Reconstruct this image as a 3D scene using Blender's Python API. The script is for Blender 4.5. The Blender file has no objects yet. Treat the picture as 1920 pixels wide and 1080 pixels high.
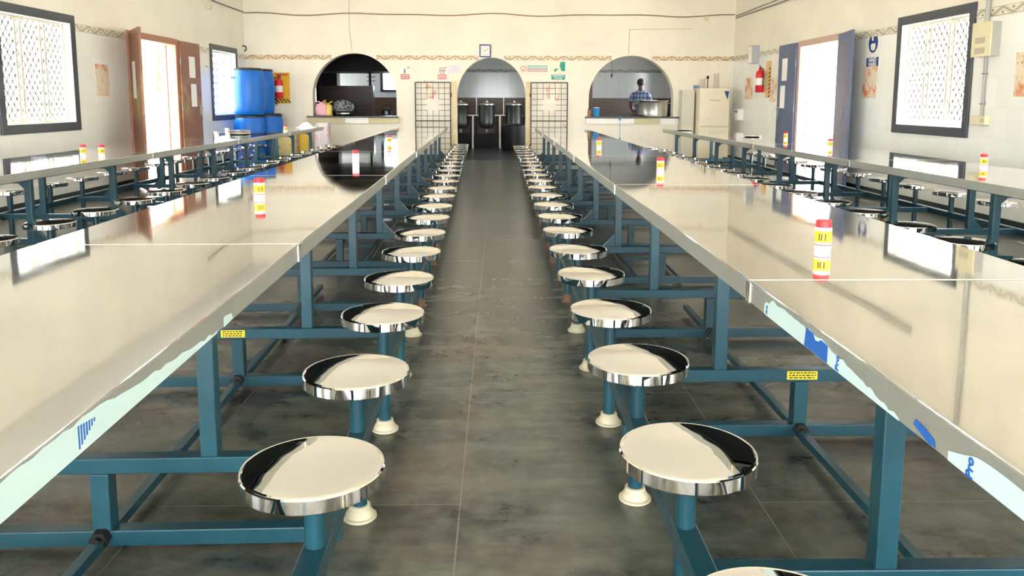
import bpy, bmesh, math, random
from mathutils import Vector, Matrix
random.seed(7)
SC = bpy.context.scene
COL = SC.collection
# ------------------------------------------------------------------ camera
def set_camera():
    f, cy, pit, yaw, rol, H = 1483.1, 382.32, 0.128658, 0.017874, 0.0027146, 1.22
    cp, sp = math.cos(pit), math.sin(pit)
    F = Vector((math.sin(yaw)*cp, math.cos(yaw)*cp, -sp))
    R = Vector((math.cos(yaw), -math.sin(yaw), 0)); U = R.cross(F)
    c, s = math.cos(rol), math.sin(rol)
    R, U = c*R + s*U, -s*R + c*U
    cd = bpy.data.cameras.new('camera'); co = bpy.data.objects.new('camera', cd); COL.objects.link(co)
    M = Matrix((R, U, -F)).transposed().to_4x4(); M.translation = Vector((0, 0, H))
    co.matrix_world = M
    cd.sensor_fit = 'HORIZONTAL'; cd.sensor_width = 36; cd.lens = f*36/1920
    cd.shift_x = 0; cd.shift_y = -(540-cy)/1920
    cd.clip_start = 0.05; cd.clip_end = 300
    SC.camera = co
set_camera()
# ------------------------------------------------------------------ world, sun, exposure
w = bpy.data.worlds.new('world'); SC.world = w; w.use_nodes = True
bg = w.node_tree.nodes['Background']; bg.inputs[0].default_value = (0.90, 0.95, 1.0, 1); bg.inputs[1].default_value = 6.0
sd = bpy.data.lights.new('sun', 'SUN'); sd.energy = 8.0; sd.angle = 0.01; sd.color = (1, .95, .86)
so = bpy.data.objects.new('sun', sd); COL.objects.link(so); so.rotation_euler = (math.radians(12), math.radians(14), 0)
SC.view_settings.view_transform = 'Standard'; SC.view_settings.look = 'None'; SC.view_settings.gamma = 1
SC.view_settings.use_curve_mapping = False; SC.view_settings.exposure = 2.0
XL, XR, YB, YF, ZC = -5.2, 4.9, 16.6, -7.0, 3.7
KY = 23.5
# ------------------------------------------------------------------ materials
def lin(c):
    return tuple(((v/255)/12.92 if v/255 <= .04045 else ((v/255+.055)/1.055)**2.4) for v in c) + (1,)
MATS = {}
class NT:
    def __init__(s, m): s.t = m.node_tree; s.n = s.t.nodes; s.l = s.t.links
    def add(s, typ, **k):
        x = s.n.new(typ)
        for a, b in k.items(): setattr(x, a, b)
        return x
    def math(s, op, a, b=None):
        x = s.add('ShaderNodeMath', operation=op)
        for i, v in enumerate((a, b)):
            if v is None: continue
            if isinstance(v, (int, float)): x.inputs[i].default_value = v
            else: s.l.new(v, x.inputs[i])
        return x.outputs[0]
    def mix(s, fac, a, b):
        x = s.add('ShaderNodeMix', data_type='RGBA')
        for i, v in ((0, fac), (6, a), (7, b)):
            if isinstance(v, (int, float)): x.inputs[i].default_value = v
            elif isinstance(v, tuple): x.inputs[i].default_value = v
            else: s.l.new(v, x.inputs[i])
        return x.outputs[2]
    def noise(s, scale, vec=None, detail=4, rough=.5):
        x = s.add('ShaderNodeTexNoise'); x.inputs['Scale'].default_value = scale; x.inputs['Detail'].default_value = detail
        x.inputs['Roughness'].default_value = rough
        if vec is not None: s.l.new(vec, x.inputs['Vector'])
        return x.outputs['Fac']
    def ramp(s, v, a, b):
        x = s.add('ShaderNodeMapRange'); s.l.new(v, x.inputs[0]); x.inputs[1].default_value = a; x.inputs[2].default_value = b
        return x.outputs[0]
    def pos(s):
        return s.add('ShaderNodeNewGeometry').outputs['Position']
    def obj(s):
        return s.add('ShaderNodeTexCoord').outputs['Object']
    def sep(s, v):
        x = s.add('ShaderNodeSeparateXYZ'); s.l.new(v, x.inputs[0]); return x.outputs
    def comb(s, a, b, c=0):
        x = s.add('ShaderNodeCombineXYZ')
        for i, v in enumerate((a, b, c)):
            if isinstance(v, (int, float)): x.inputs[i].default_value = v
            else: s.l.new(v, x.inputs[i])
        return x.outputs[0]
    def bump(s, h, strength, dist=.01):
        x = s.add('ShaderNodeBump'); x.inputs['Strength'].default_value = strength; x.inputs['Distance'].default_value = dist
        s.l.new(h, x.inputs['Height']); return x.outputs[0]
def base(name, col, rough=.5, metal=0., spec=.5, coat=0.):
    m = bpy.data.materials.new(name); m.use_nodes = True
    b = m.node_tree.nodes['Principled BSDF']
    b.inputs['Base Color'].default_value = lin(col); b.inputs['Roughness'].default_value = rough
    b.inputs['Metallic'].default_value = metal; b.inputs['Specular IOR Level'].default_value = spec
    b.inputs['Coat Weight'].default_value = coat
    return m, b, NT(m)
def simple(name, col, rough=.5, metal=0., var=.12, scale=9., spec=.5, coat=0., bumpy=0.):
    """plain paint, plastic or metal with a little cloudy variation of its own"""
    m, b, n = base(name, col, rough, metal, spec, coat)
    f = n.noise(scale, n.obj(), 5)
    c = lin(col); d = tuple(x*(1-var) for x in c[:3])+(1,); e = tuple(min(1, x*(1+var)) for x in c[:3])+(1,)
    n.l.new(n.mix(f, d, e), b.inputs['Base Color'])
    if bumpy: n.l.new(n.bump(n.noise(scale*3, n.obj()), bumpy, .005), b.inputs['Normal'])
    return m
def glass_mat(name, col=(235, 245, 245), rough=.02):
    m, b, n = base(name, col, rough); b.inputs['Transmission Weight'].default_value = 1; b.inputs['IOR'].default_value = 1.45
    return m
def M_steel_top():
    m, b, n = base('polished_steel_sheet', (242, 243, 245), .03, 1.)
    p = n.obj(); s = n.sep(p)
    scr = n.noise(60, n.comb(n.math('MULTIPLY', s[0], 1.), n.math('MULTIPLY', s[1], .12), 0), 3)
    lo = n.noise(1.6, p, 1); fine = n.noise(7, p, 2)
    h = n.math('ADD', n.math('MULTIPLY', lo, 1.0), n.math('MULTIPLY', fine, .05))
    n.l.new(n.bump(h, .05, .016), b.inputs['Normal'])
    sm = n.ramp(n.noise(3, p, 6, .7), .35, .7)
    n.l.new(n.math('ADD', n.math('MULTIPLY', sm, .035), n.math('ADD', .02, n.math('MULTIPLY', scr, .02))), b.inputs['Roughness'])
    n.l.new(n.mix(n.ramp(n.noise(2.2, p, 5), .35, .75), lin((246, 247, 249)), lin((234, 234, 235))), b.inputs['Base Color'])
    return m
def M_chrome():
    m, b, n = base('chromed_steel', (240, 236, 230), .03, 1.)
    n.l.new(n.bump(n.noise(5.5, n.obj(), 2), .07, .03), b.inputs['Normal'])
    return m
def M_paint():
    m, b, n = base('blue_enamel_paint', (47, 108, 136), .32, 0, .5)
    f = n.ramp(n.noise(5, n.pos(), 6, .65), .3, .75)
    c = n.mix(f, lin((18, 60, 72)), lin((29, 78, 92)))
    chip = n.ramp(n.noise(55, n.pos(), 4, .7), .74, .78)
    n.l.new(n.mix(chip, c, lin((96, 104, 100))), b.inputs['Base Color'])
    n.l.new(n.bump(n.noise(120, n.pos(), 2), .05, .002), b.inputs['Normal'])
    return m
def M_floor():
    m, b, n = base('polished_kota_stone', (70, 78, 74), .2, 0, .65)
    P = n.pos(); s = n.sep(P)
    x = n.math('ADD', s[0], .115); y = s[1]
    br = n.add('ShaderNodeTexBrick'); br.offset = .5; br.offset_frequency = 2
    n.l.new(n.comb(n.math('SUBTRACT', y, 2.28-1.86*3), x), br.inputs['Vector'])
    br.inputs['Scale'].default_value = 1; br.inputs['Mortar Size'].default_value = .0022; br.inputs['Mortar Smooth'].default_value = .15
    br.inputs['Brick Width'].default_value = 1.86; br.inputs['Row Height'].default_value = .92
    br.inputs['Color1'].default_value = (.42, .42, .42, 1); br.inputs['Color2'].default_value = (.58, .58, .58, 1); br.inputs['Mortar'].default_value = (.5, .5, .5, 1)
    big = n.ramp(n.noise(2.6, P, 4, .6), .36, .64)
    st = n.comb(n.math('MULTIPLY', s[0], .55), n.math('MULTIPLY', s[1], 1.9))
    smear = n.ramp(n.noise(3.4, st, 4, .6), .42, .68)
    c = n.mix(big, lin((24, 36, 33)), lin((80, 86, 76)))
    c = n.mix(n.math('MULTIPLY', smear, .55), c, lin((124, 124, 110)))
    red = n.ramp(n.noise(1.7, n.comb(n.math('ADD', s[0], 7.), s[1]), 3, .55), .52, .70)
    c = n.mix(n.math('MULTIPLY', red, .45), c, lin((112, 84, 72)))
    spk = n.ramp(n.noise(14, P, 3, .6), .40, .70)
    c = n.mix(n.math('MULTIPLY', spk, .28), c, lin((130, 132, 122)))
    dots = n.ramp(n.noise(95, n.comb(s[0], s[1], 3), 1, .5), .80, .82)
    c = n.mix(dots, c, lin((190, 190, 180)))
    tone = n.sep(br.outputs['Color'])[0]
    cc = n.add('ShaderNodeMix', data_type='RGBA', blend_type='MULTIPLY'); cc.inputs[0].default_value = .35
    n.l.new(c, cc.inputs[6]); n.l.new(n.mix(tone, (.6, .6, .6, 1), (1.3, 1.3, 1.3, 1)), cc.inputs[7])
    c2 = n.mix(br.outputs['Fac'], cc.outputs[2], lin((120, 116, 104)))
    n.l.new(c2, b.inputs['Base Color'])
    b.inputs['Roughness'].default_value = .27
    h = n.math('SUBTRACT', 1, br.outputs['Fac'])
    n.l.new(n.bump(h, .25, .003), b.inputs['Normal'])
    return m
def M_wall(name, axis, tile=(250, 250, 244), paint=(250, 244, 229), joint=(236, 236, 228), tw=.2, th=.3, line=2.07, jw=.0016, gl=.16):
    """glazed tiles up to the border course, distemper above"""
    m, b, n = base(name, tile, .2)
    P = n.pos(); s = n.sep(P); u = s[axis]; z = s[2]
    br = n.add('ShaderNodeTexBrick'); br.offset = 0
    n.l.new(n.comb(n.math('ADD', u, 20.03), n.math('ADD', z, .03)), br.inputs['Vector'])
    br.inputs['Scale'].default_value = 1; br.inputs['Mortar Size'].default_value = jw; br.inputs['Mortar Smooth'].default_value = .3
    br.inputs['Brick Width'].default_value = tw; br.inputs['Row Height'].default_value = th
    br.inputs['Color1'].default_value = lin(tile); br.inputs['Color2'].default_value = tuple(v*.955 for v in lin(tile)[:3])+(1,); br.inputs['Mortar'].default_value = lin(joint)
    up = n.ramp(z, line, line+.004)
    cl = n.noise(.9, P, 6, .6)
    pc = n.mix(n.ramp(cl, .35, .7), lin(paint), tuple(v*.9 for v in lin(paint)[:3])+(1,))
    pc = n.mix(n.ramp(n.noise(14, P, 5, .7), .68, .8), pc, lin((232, 222, 198)))
    n.l.new(n.mix(up, br.outputs['Color'], pc), b.inputs['Base Color'])
    n.l.new(n.math('ADD', gl, n.math('MULTIPLY', up, .5)), b.inputs['Roughness'])
    hh = n.math('ADD', n.math('MULTIPLY', br.outputs['Fac'], n.math('SUBTRACT', up, 1)), n.math('MULTIPLY', n.noise(.7*6, P, 2), .5))
    n.l.new(n.bump(hh, .12, .006), b.inputs['Normal'])
    return m
def M_border(name, axis, bg=(244, 226, 190), fg=(140, 104, 66)):
    m, b, n = base(name, bg, .4)
    s = n.sep(n.pos()); u = s[axis]; v = n.math('DIVIDE', n.math('SUBTRACT', s[2], 2.07), .087)
    per = .32
    t = n.math('FRACT', n.math('DIVIDE', n.math('ADD', u, 30), per))
    tri = n.math('ABSOLUTE', n.math('SUBTRACT', n.math('MULTIPLY', t, 2), 1))       # 0..1 zigzag
    vv = n.math('ADD', n.math('MULTIPLY', tri, .80), .10)
    d = n.math('ABSOLUTE', n.math('SUBTRACT', v, vv))
    zig = n.math('LESS_THAN', d, .085)
    d2 = n.math('LESS_THAN', n.math('ABSOLUTE', n.math('SUBTRACT', d, .22)), .028)
    edge = n.math('GREATER_THAN', n.math('ABSOLUTE', n.math('SUBTRACT', v, .5)), .455)
    # leaf in each triangle: round spots at t=0 (low) and t=.5 (high)
    def spot(tc, vc):
        du = n.math('MULTIPLY', n.math('SUBTRACT', t, tc), per/.087); dv = n.math('SUBTRACT', v, vc)
        r = n.math('ADD', n.math('MULTIPLY', du, du), n.math('MULTIPLY', n.math('MULTIPLY', dv, dv), 2.2))
        return n.math('LESS_THAN', r, .045)
    sp = n.math('MAXIMUM', spot(.5, .68), n.math('MAXIMUM', spot(.0, .3), spot(1., .3)))
    a = n.math('MAXIMUM', n.math('MAXIMUM', zig, edge), n.math('MAXIMUM', sp, d2))
    n.l.new(n.mix(a, lin(bg), lin(fg)), b.inputs['Base Color'])
    return m
def M_brick(name, axis, a, bcol, joint, bw, bh, rough=.35, off=.5, jw=.006):
    m, b, n = base(name, a, rough)
    s = n.sep(n.pos())
    br = n.add('ShaderNodeTexBrick'); br.offset = off
    n.l.new(n.comb(n.math('ADD', s[axis], 20), s[2]), br.inputs['Vector'])
    br.inputs['Scale'].default_value = 1; br.inputs['Mortar Size'].default_value = jw
    br.inputs['Brick Width'].default_value = bw; br.inputs['Row Height'].default_value = bh
    br.inputs['Color1'].default_value = lin(a); br.inputs['Color2'].default_value = lin(bcol); br.inputs['Mortar'].default_value = lin(joint)
    n.l.new(br.outputs['Color'], b.inputs['Base Color'])
    return m
def M_flower(name='flower_tile_glaze'):
    m, b, n = base(name, (244, 214, 180), .25)
    P = n.obj()
    f = n.ramp(n.noise(5.5, P, 3, .6), .48, .62)
    c = n.mix(f, lin((240, 222, 196)), lin((232, 150, 100)))
    k = n.ramp(n.noise(26, P, 4, .7), .62, .68)
    n.l.new(n.mix(k, c, lin((150, 120, 96))), b.inputs['Base Color'])
    return m
def M_plaid():
    m, b, n = base('plaid_shirt_cloth', (60, 78, 110), .85)
    s = n.sep(n.obj())
    a = n.math('LESS_THAN', n.math('FRACT', n.math('MULTIPLY', n.math('ADD', s[0], 5), 12)), .35)
    c = n.math('LESS_THAN', n.math('FRACT', n.math('MULTIPLY', n.math('ADD', s[2], 5), 10)), .35)
    k = n.math('MULTIPLY', n.math('ADD', a, c), .5)
    n.l.new(n.mix(k, lin((130, 150, 190)), lin((30, 40, 66))), b.inputs['Base Color'])
    return m
def M_door(name, col, stain):
    m, b, n = base(name, col, .45)
    P = n.pos(); s = n.sep(P)
    st = n.noise(8, n.comb(n.math('MULTIPLY', s[0], 4), n.math('MULTIPLY', s[1], 4), n.math('MULTIPLY', s[2], .6)), 5)
    c = n.mix(st, lin(tuple(int(v*.9) for v in col)), lin(col))
    band = n.math('MULTIPLY', n.ramp(n.noise(3.2, P, 7, .75), .4, .66), n.ramp(n.math('ABSOLUTE', n.math('SUBTRACT', s[2], 1.25)), .42, .18))
    n.l.new(n.mix(band, c, lin(stain)), b.inputs['Base Color'])
    return m
def M_sack(name, bgc, fgc, scale=7, thr=.55):
    m, b, n = base(name, bgc, .7)
    P = n.obj()
    f = n.ramp(n.noise(scale, P, 3, .6), thr, thr+.04)
    w_ = n.ramp(n.noise(60, P, 2), .3, .7)
    n.l.new(n.mix(f, n.mix(w_, lin(bgc), tuple(v*.85 for v in lin(bgc)[:3])+(1,)), lin(fgc)), b.inputs['Base Color'])
    n.l.new(n.bump(n.noise(9, P, 4), .5, .02), b.inputs['Normal'])
    return m
def M_leaf():
    m, b, n = base('leaf_green', (110, 160, 60), .6)
    r = n.add('ShaderNodeObjectInfo'); f = n.noise(3, n.pos(), 3)
    n.l.new(n.mix(f, lin((86, 140, 50)), lin((170, 200, 90))), b.inputs['Base Color'])
    return m
STEEL = M_steel_top(); CHROME = M_chrome(); PAINT = M_paint(); FLOOR = M_floor()
FASCIA = simple('brushed_steel_edge', (172, 174, 166), .40, .6, .12, 5)
SEAM = simple('bright_steel_seam', (235, 232, 222), .25, 1., .05)
DARKM = simple('dark_underplate', (40, 42, 44), .5, .3)
WHITEPL = simple('aged_white_plastic', (206, 198, 170), .45, 0, .1, 20)
RUST = simple('rusty_tube_end', (122, 96, 78), .7, 0, .3, 30)
BOLT = simple('blackened_bolt', (44, 42, 38), .45, .6)
FILM = simple('peeling_white_film', (190, 214, 214), .4, 0, .04, 12)
FILMBLUE = simple('blue_print_ink', (14, 92, 178), .5, 0, .06)
YEL = simple('yellow_sticker', (226, 206, 40), .5, 0, .05)
INK = simple('dark_print_ink', (60, 54, 30), .6)
WALLY = M_wall('tiled_wall_side', 1); WALLX = M_wall('tiled_wall_end', 0, tile=(248, 240, 222), joint=(232, 222, 200), gl=.42)
KW = M_wall('kitchen_tile_wall', 0, tile=(186, 194, 198), paint=(176, 184, 188), joint=(140, 146, 148)); KWY = M_wall('kitchen_tile_wall_side', 1, tile=(196, 196, 192), paint=(150, 156, 158), joint=(160, 160, 158))
BORX = M_border('border_tile_end', 0); BORY = M_border('border_tile_side', 1, (236, 230, 212), (150, 142, 124))
BORK = M_border('kitchen_border_tile', 0, (150, 156, 158), (60, 62, 62))
CEIL = simple('cream_ceiling_paint', (252, 250, 244), .8, 0, .03, 1.)
BROWNT = M_brick('brown_wainscot_tile', 0, (78, 56, 42), (66, 48, 38), (40, 32, 26), .3, .1)
BROWNY = M_brick('brown_wainscot_tile_side', 1, (92, 62, 46), (80, 54, 42), (46, 36, 30), .3, .1)
GRAN = simple('black_granite', (38, 40, 44), .25, 0, .4, 60)
FRAMEM = simple('dark_grey_window_surround', (66, 72, 80), .4, 0, .15, 8)
REVEAL = simple('pale_reveal_paint', (214, 218, 216), .6, 0, .05, 3)
SKIRT = simple('dark_green_skirting_stone', (44, 58, 56), .3, 0, .25, 6)
GRILL = simple('pale_grille_paint', (176, 176, 168), .45, 0, .08)
GRILL2 = simple('cream_steel_bar_paint', (232, 226, 208), .45, 0, .08)
DOORB = M_door('brown_door_paint', (150, 102, 78), (184, 158, 104)); DOORG = M_door('blue_grey_door_paint', (92, 106, 140), (104, 114, 140))
DFRAME = simple('terracotta_door_frame_paint', (176, 122, 96), .45, 0, .12, 5)
DFRAMEP = simple('pinkish_door_frame_paint', (206, 172, 156), .45, 0, .1, 5)
PAPER = simple('white_paper', (246, 246, 244), .8, 0, .02); LILAC = simple('pale_lilac_paper', (238, 228, 236), .8, 0, .02)
POST = simple('cream_door_post_paint', (232, 214, 166), .5, 0, .15, 5)
GATE = simple('dark_brown_gate_paint', (74, 52, 44), .5, 0, .3, 12)
BEIGET = simple('beige_speckled_tile', (206, 196, 150), .35, 0, .12, 22); WHITET = simple('white_glazed_tile', (246, 244, 236), .3, 0, .03)
FLOWER = M_flower()
RED = simple('red_plastic', (222, 32, 44), .4, 0, .06); REDP = simple('red_sign_ink', (206, 40, 44), .5, 0, .05); TEAL = simple('teal_sign_ink', (0, 160, 142), .5, 0, .05)
BLUEP = simple('blue_drum_plastic', (0, 112, 214), .38, 0, .1, 3); BLKP = simple('black_plastic', (26, 28, 30), .45)
NAVY = simple('navy_sign_ink', (36, 62, 130), .5, 0, .05)
WHITE = simple('white_plastic', (244, 242, 236), .4, 0, .02); LBLY = simple('yellow_bottle_label', (248, 200, 40), .45, 0, .1, 30)
ALU = simple('aluminium', (214, 212, 204), .28, 1., .06, 14); DKSTEEL = simple('dull_steel', (128, 136, 136), .35, 1., .1, 6)
SOOT = simple('sooty_iron', (13, 14, 16), .6, .2, .3)
CONC = simple('sunlit_concrete', (206, 196, 176), .9, 0, .1, 2)
BEIGEP = simple('ivory_plastic', (232, 222, 186), .45, 0, .05); PVC = simple('grey_pvc_pipe', (176, 174, 168), .5, 0, .06); PVCW = simple('off_white_pvc_pipe', (206, 196, 176), .5, 0, .1)
# ------------------------------------------------------------------ mesh helpers
class MB:
    def __init__(s): s.bm = bmesh.new()
    def box(s, x0, x1, y0, y1, z0, z1, M=None):
        vs = [s.bm.verts.new((x, y, z)) for x in (x0, x1) for y in (y0, y1) for z in (z0, z1)]
        for f in ((0, 1, 3, 2), (4, 6, 7, 5), (0, 4, 5, 1), (2, 3, 7, 6), (0, 2, 6, 4), (1, 5, 7, 3)):
            s.bm.faces.new([vs[i] for i in f])
        if M is not None:
            for v in vs: v.co = M @ v.co
        return s
    def bar(s, p, q, a, b=None, up=(0, 0, 1)):
        """box beam between two points, a wide, b tall"""
        b = a if b is None else b
        p, q = Vector(p), Vector(q); d = (q-p); L = d.length; d.normalize()
        u = Vector(up)
        if abs(d.dot(u)) > .98: u = Vector((0, 1, 0))
        r = d.cross(u).normalized(); u = r.cross(d)
        vs = [s.bm.verts.new(o + r*i*a/2 + u*j*b/2) for o in (p, q) for i in (-1, 1) for j in (-1, 1)]
        for f in ((0, 1, 3, 2), (4, 6, 7, 5), (0, 4, 5, 1), (2, 3, 7, 6), (0, 2, 6, 4), (1, 5, 7, 3)):
            s.bm.faces.new([vs[i] for i in f])
        return s
    def lathe(s, prof, c=(0, 0, 0), seg=32, sx=1, sy=1, M=None):
        rings = []
        for r, z in prof:
            if r < 1e-5: rings.append([s.bm.verts.new((c[0], c[1], c[2]+z))])
            else: rings.append([s.bm.verts.new((c[0]+sx*r*math.cos(2*math.pi*k/seg), c[1]+sy*r*math.sin(2*math.pi*k/seg), c[2]+z)) for k in range(seg)])
        for a, b in zip(rings, rings[1:]):
            for k in range(seg):
                k2 = (k+1) % seg
                f = [a[0] if len(a) == 1 else a[k]] + ([a[k2]] if len(a) > 1 else []) + ([b[k2], b[k]] if len(b) > 1 else [b[0]])
                if len(f) >= 3:
                    try: s.bm.faces.new(f)
                    except ValueError: pass
        for ring, flip in ((rings[0], 1), (rings[-1], 0)):
            if len(ring) > 2: s.bm.faces.new(ring[::-1] if flip else ring)
        if M is not None:
            for ring in rings:
                for v in ring: v.co = M @ v.co
        return s
    def cyl(s, p, q, r, seg=16, r2=None):
        p, q = Vector(p), Vector(q); d = q-p; L = d.length
        M = Matrix.Translation(p) @ d.to_track_quat('Z', 'Y').to_matrix().to_4x4()
        return s.lathe([(r, 0), (r if r2 is None else r2, L)], seg=seg, M=M)
    def tube(s, pts, r, seg=8):
        for a, b in zip(pts, pts[1:]): s.cyl(a, b, r, seg)
        for a in pts[1:-1]: s.ball(a, r, 8, 6)
        return s
    def ball(s, c, r, seg=16, rings=10, sc=(1, 1, 1)):
        prof = [(0, -1)] + [(math.sin(math.pi*i/rings), -math.cos(math.pi*i/rings)) for i in range(1, rings)] + [(0, 1)]
        M = Matrix.Translation(Vector(c)) @ Matrix.Diagonal((r*sc[0], r*sc[1], r*sc[2], 1))
        return s.lathe(prof, seg=seg, M=M)
    def ring(s, c, R, r, axis='Z', seg=40, sub=8):
        c = Vector(c); g = []
        for i in range(seg):
            a = 2*math.pi*i/seg; row = []
            for j in range(sub):
                b = 2*math.pi*j/sub; rr = R+r*math.cos(b); h = r*math.sin(b)
                v = {'Z': (rr*math.cos(a), rr*math.sin(a), h), 'Y': (rr*math.cos(a), h, rr*math.sin(a)), 'X': (h, rr*math.cos(a), rr*math.sin(a))}[axis]
                row.append(s.bm.verts.new(c+Vector(v)))
            g.append(row)
        for i in range(seg):
            for j in range(sub):
                s.bm.faces.new((g[i][j], g[(i+1) % seg][j], g[(i+1) % seg][(j+1) % sub], g[i][(j+1) % sub]))
        return s
    def prism(s, poly, M, t):
        """closed 2-D outline (u,v) extruded by t along w; M maps (u,v,w) to world"""
        a = [s.bm.verts.new(M @ Vector((u, v, 0))) for u, v in poly]; b = [s.bm.verts.new(M @ Vector((u, v, t))) for u, v in poly]
        s.bm.faces.new(a[::-1]); s.bm.faces.new(b)
        for i in range(len(poly)):
            j = (i+1) % len(poly); s.bm.faces.new((a[i], a[j], b[j], b[i]))
        return s
    def build(s, name, mat, parent=None, bevel=0, smooth=0, local=True):
        bmesh.ops.recalc_face_normals(s.bm, faces=s.bm.faces)
        me = bpy.data.meshes.new(name); s.bm.to_mesh(me); s.bm.free(); me.materials.append(mat)
        if smooth:
            for p in me.polygons: p.use_smooth = True
            me.set_sharp_from_angle(angle=math.radians(smooth))
        o = bpy.data.objects.new(name, me); COL.objects.link(o)
        if parent is not None: o.parent = parent
        if bevel:
            md = o.modifiers.new('bevel', 'BEVEL'); md.width = bevel; md.segments = 2; md.limit_method = 'ANGLE'; md.angle_limit = math.radians(50)
        return o
PX = Matrix(((0, 0, 1, 0), (1, 0, 0, 0), (0, 1, 0, 0), (0, 0, 0, 1)))     # (u,v,w)->(w,u,v): outline in the YZ plane, extruded along X
PY = Matrix(((1, 0, 0, 0), (0, 0, 1, 0), (0, 1, 0, 0), (0, 0, 0, 1)))     # outline in the XZ plane, extruded along Y
def T(x, y, z): return Matrix.Translation((x, y, z))
def empty(name, loc, rz=0, label=None, cat=None, group=None):
    o = bpy.data.objects.new(name, None); COL.objects.link(o); o.location = loc; o.rotation_euler = (0, 0, rz); o.empty_display_size = .1
    tag(o, label, cat, group); return o
def tag(o, label=None, cat=None, group=None, kind=None):
    if label: o['label'] = label
    if cat: o['category'] = cat
    if group: o['group'] = group
    if kind: o['kind'] = kind
    return o
def struct(name, mb, mat, parent=None, **k):
    o = mb.build(name, mat, parent, **k)
    if parent is None: o['kind'] = 'structure'
    return o
KIDS = {}
def copy_tree(o, parent=None):
    c = o.copy(); COL.objects.link(c)
    if parent is not None: c.parent = parent
    for ch in [x for x in o.children]: copy_tree(ch, c)
    return c
def text(body, size, mat, parent, name, M, depth=.001, align='CENTER', bold=0):
    cu = bpy.data.curves.new('t', 'FONT'); cu.body = body; cu.size = size; cu.align_x = align; cu.align_y = 'CENTER'; cu.extrude = depth; cu.offset = bold
    ob = bpy.data.objects.new('t', cu); COL.objects.link(ob)
    bpy.context.view_layer.update()
    me = bpy.data.meshes.new_from_object(ob.evaluated_get(bpy.context.evaluated_depsgraph_get()))
    bpy.data.objects.remove(ob); me.transform(M); me.materials.clear(); me.materials.append(mat)
    o = bpy.data.objects.new(name, me); COL.objects.link(o); o.parent = parent
    return o
FACE_BACK = Matrix(((1, 0, 0, 0), (0, 0, -1, 0), (0, 1, 0, 0), (0, 0, 0, 1)))          # text seen from -Y
FACE_R = Matrix(((0, 0, -1, 0), (-1, 0, 0, 0), (0, 1, 0, 0), (0, 0, 0, 1)))            # on right wall seen from -X
FACE_L = Matrix(((0, 0, 1, 0), (1, 0, 0, 0), (0, 1, 0, 0), (0, 0, 0, 1)))              # on left wall seen from +X

# ------------------------------------------------------------------ room shell
struct('floor', MB().box(XL-.25, XR+.25, YF-.2, YB+.02, -.2, 0), FLOOR)
struct('floor_kitchen', MB().box(XL-.25, XR+.25, YB+.02, KY+.2, -.2, 0), simple('dark_kitchen_floor', (30, 36, 42), .3, 0, .3, 5))  # kitchen floor coloured darker than the hall floor
struct('ceiling', MB().box(XL-.25, XR+.25, YF-.2, KY+.2, ZC, ZC+.15), CEIL)
WIN = {'left': [(8.48, 9.88), (14.67, 15.96), (5.4, 6.8), (.2, 1.6), (-4.6, -3.2)], 'right': [(8.28, 9.68), (5.2, 6.6), (.2, 1.6), (-4.6, -3.2)]}  # windows nearer than the far ones are unseen, added for more daylight
DOOR = {'left': [(11.43, 13.0), (-2.2, -.7)], 'right': [(11.43, 12.88), (-2.2, -.7)]}  # doorways behind the camera are unseen, added for more daylight
WZ0, WZ1, DZ = .95, 2.15, 2.12
def side_wall(name, x0, x1, wins, doors, y0, y1, mat):
    mb = MB(); cuts = sorted([(a, b, WZ0, WZ1) for a, b in wins]+[(a, b, 0, DZ) for a, b in doors]); y = y0
    for a, b, z0, z1 in cuts:
        mb.box(x0, x1, y, a, 0, ZC)
        if z0 > 0: mb.box(x0, x1, a, b, 0, z0)
        mb.box(x0, x1, a, b, z1, ZC); y = b
    mb.box(x0, x1, y, y1, 0, ZC)
    return struct(name, mb, mat)
side_wall('wall_left', XL-.22, XL, WIN['left'], DOOR['left'], YF, YB, WALLY)
side_wall('wall_right', XR, XR+.22, WIN['right'], DOOR['right'], YF, YB, WALLY)
mb = MB()   # unseen wall behind the camera, wide opening added to let daylight in
mb.box(XL-.22, -4.6, YF-.2, YF, 0, ZC).box(4.4, XR+.22, YF-.2, YF, 0, ZC).box(-4.6, 4.4, YF-.2, YF, 2.5, ZC)
struct('wall_front', mb, WALLX)
def arch_wall(name, y0, y1, xa, xb, arches, mat):
    """arches: (centre, half width, foot z, spring z, rise)"""
    mb = MB(); bm = mb.bm; xs = xa
    def col(x0, x1, za, zb, zc=None, zd=None):   # prism between x0 and x1 whose lower edge runs za->zb
        v = [bm.verts.new(p) for p in ((x0, y0, za), (x1, y0, zb), (x1, y0, ZC), (x0, y0, ZC), (x0, y1, za), (x1, y1, zb), (x1, y1, ZC), (x0, y1, ZC))]
        for f in ((0, 1, 2, 3), (7, 6, 5, 4), (0, 4, 5, 1)): bm.faces.new([v[i] for i in f])
    for c, hw, z0, zs, rise in arches:
        mb.box(xs, c-hw, y0, y1, 0, ZC)
        N = 40
        for i in range(N):
            t0, t1 = math.pi*(1-i/N), math.pi*(1-(i+1)/N)
            col(c+hw*math.cos(t0), c+hw*math.cos(t1), zs+rise*math.sin(t0), zs+rise*math.sin(t1))
        if z0 > 0: mb.box(c-hw, c+hw, y0, y1, 0, z0)
        xs = c+hw
    mb.box(xs, xb, y0, y1, 0, ZC)
    return struct(name, mb, mat)
ARCH = [(-2.97, .865, .88, 1.33, .87), (-.14, .715, 0, 1.31, .81), (2.775, .885, .88, 1.29, .88)]
arch_wall('wall_back', YB, YB+.24, XL-.22, XR+.22, ARCH, WALLX)
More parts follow.
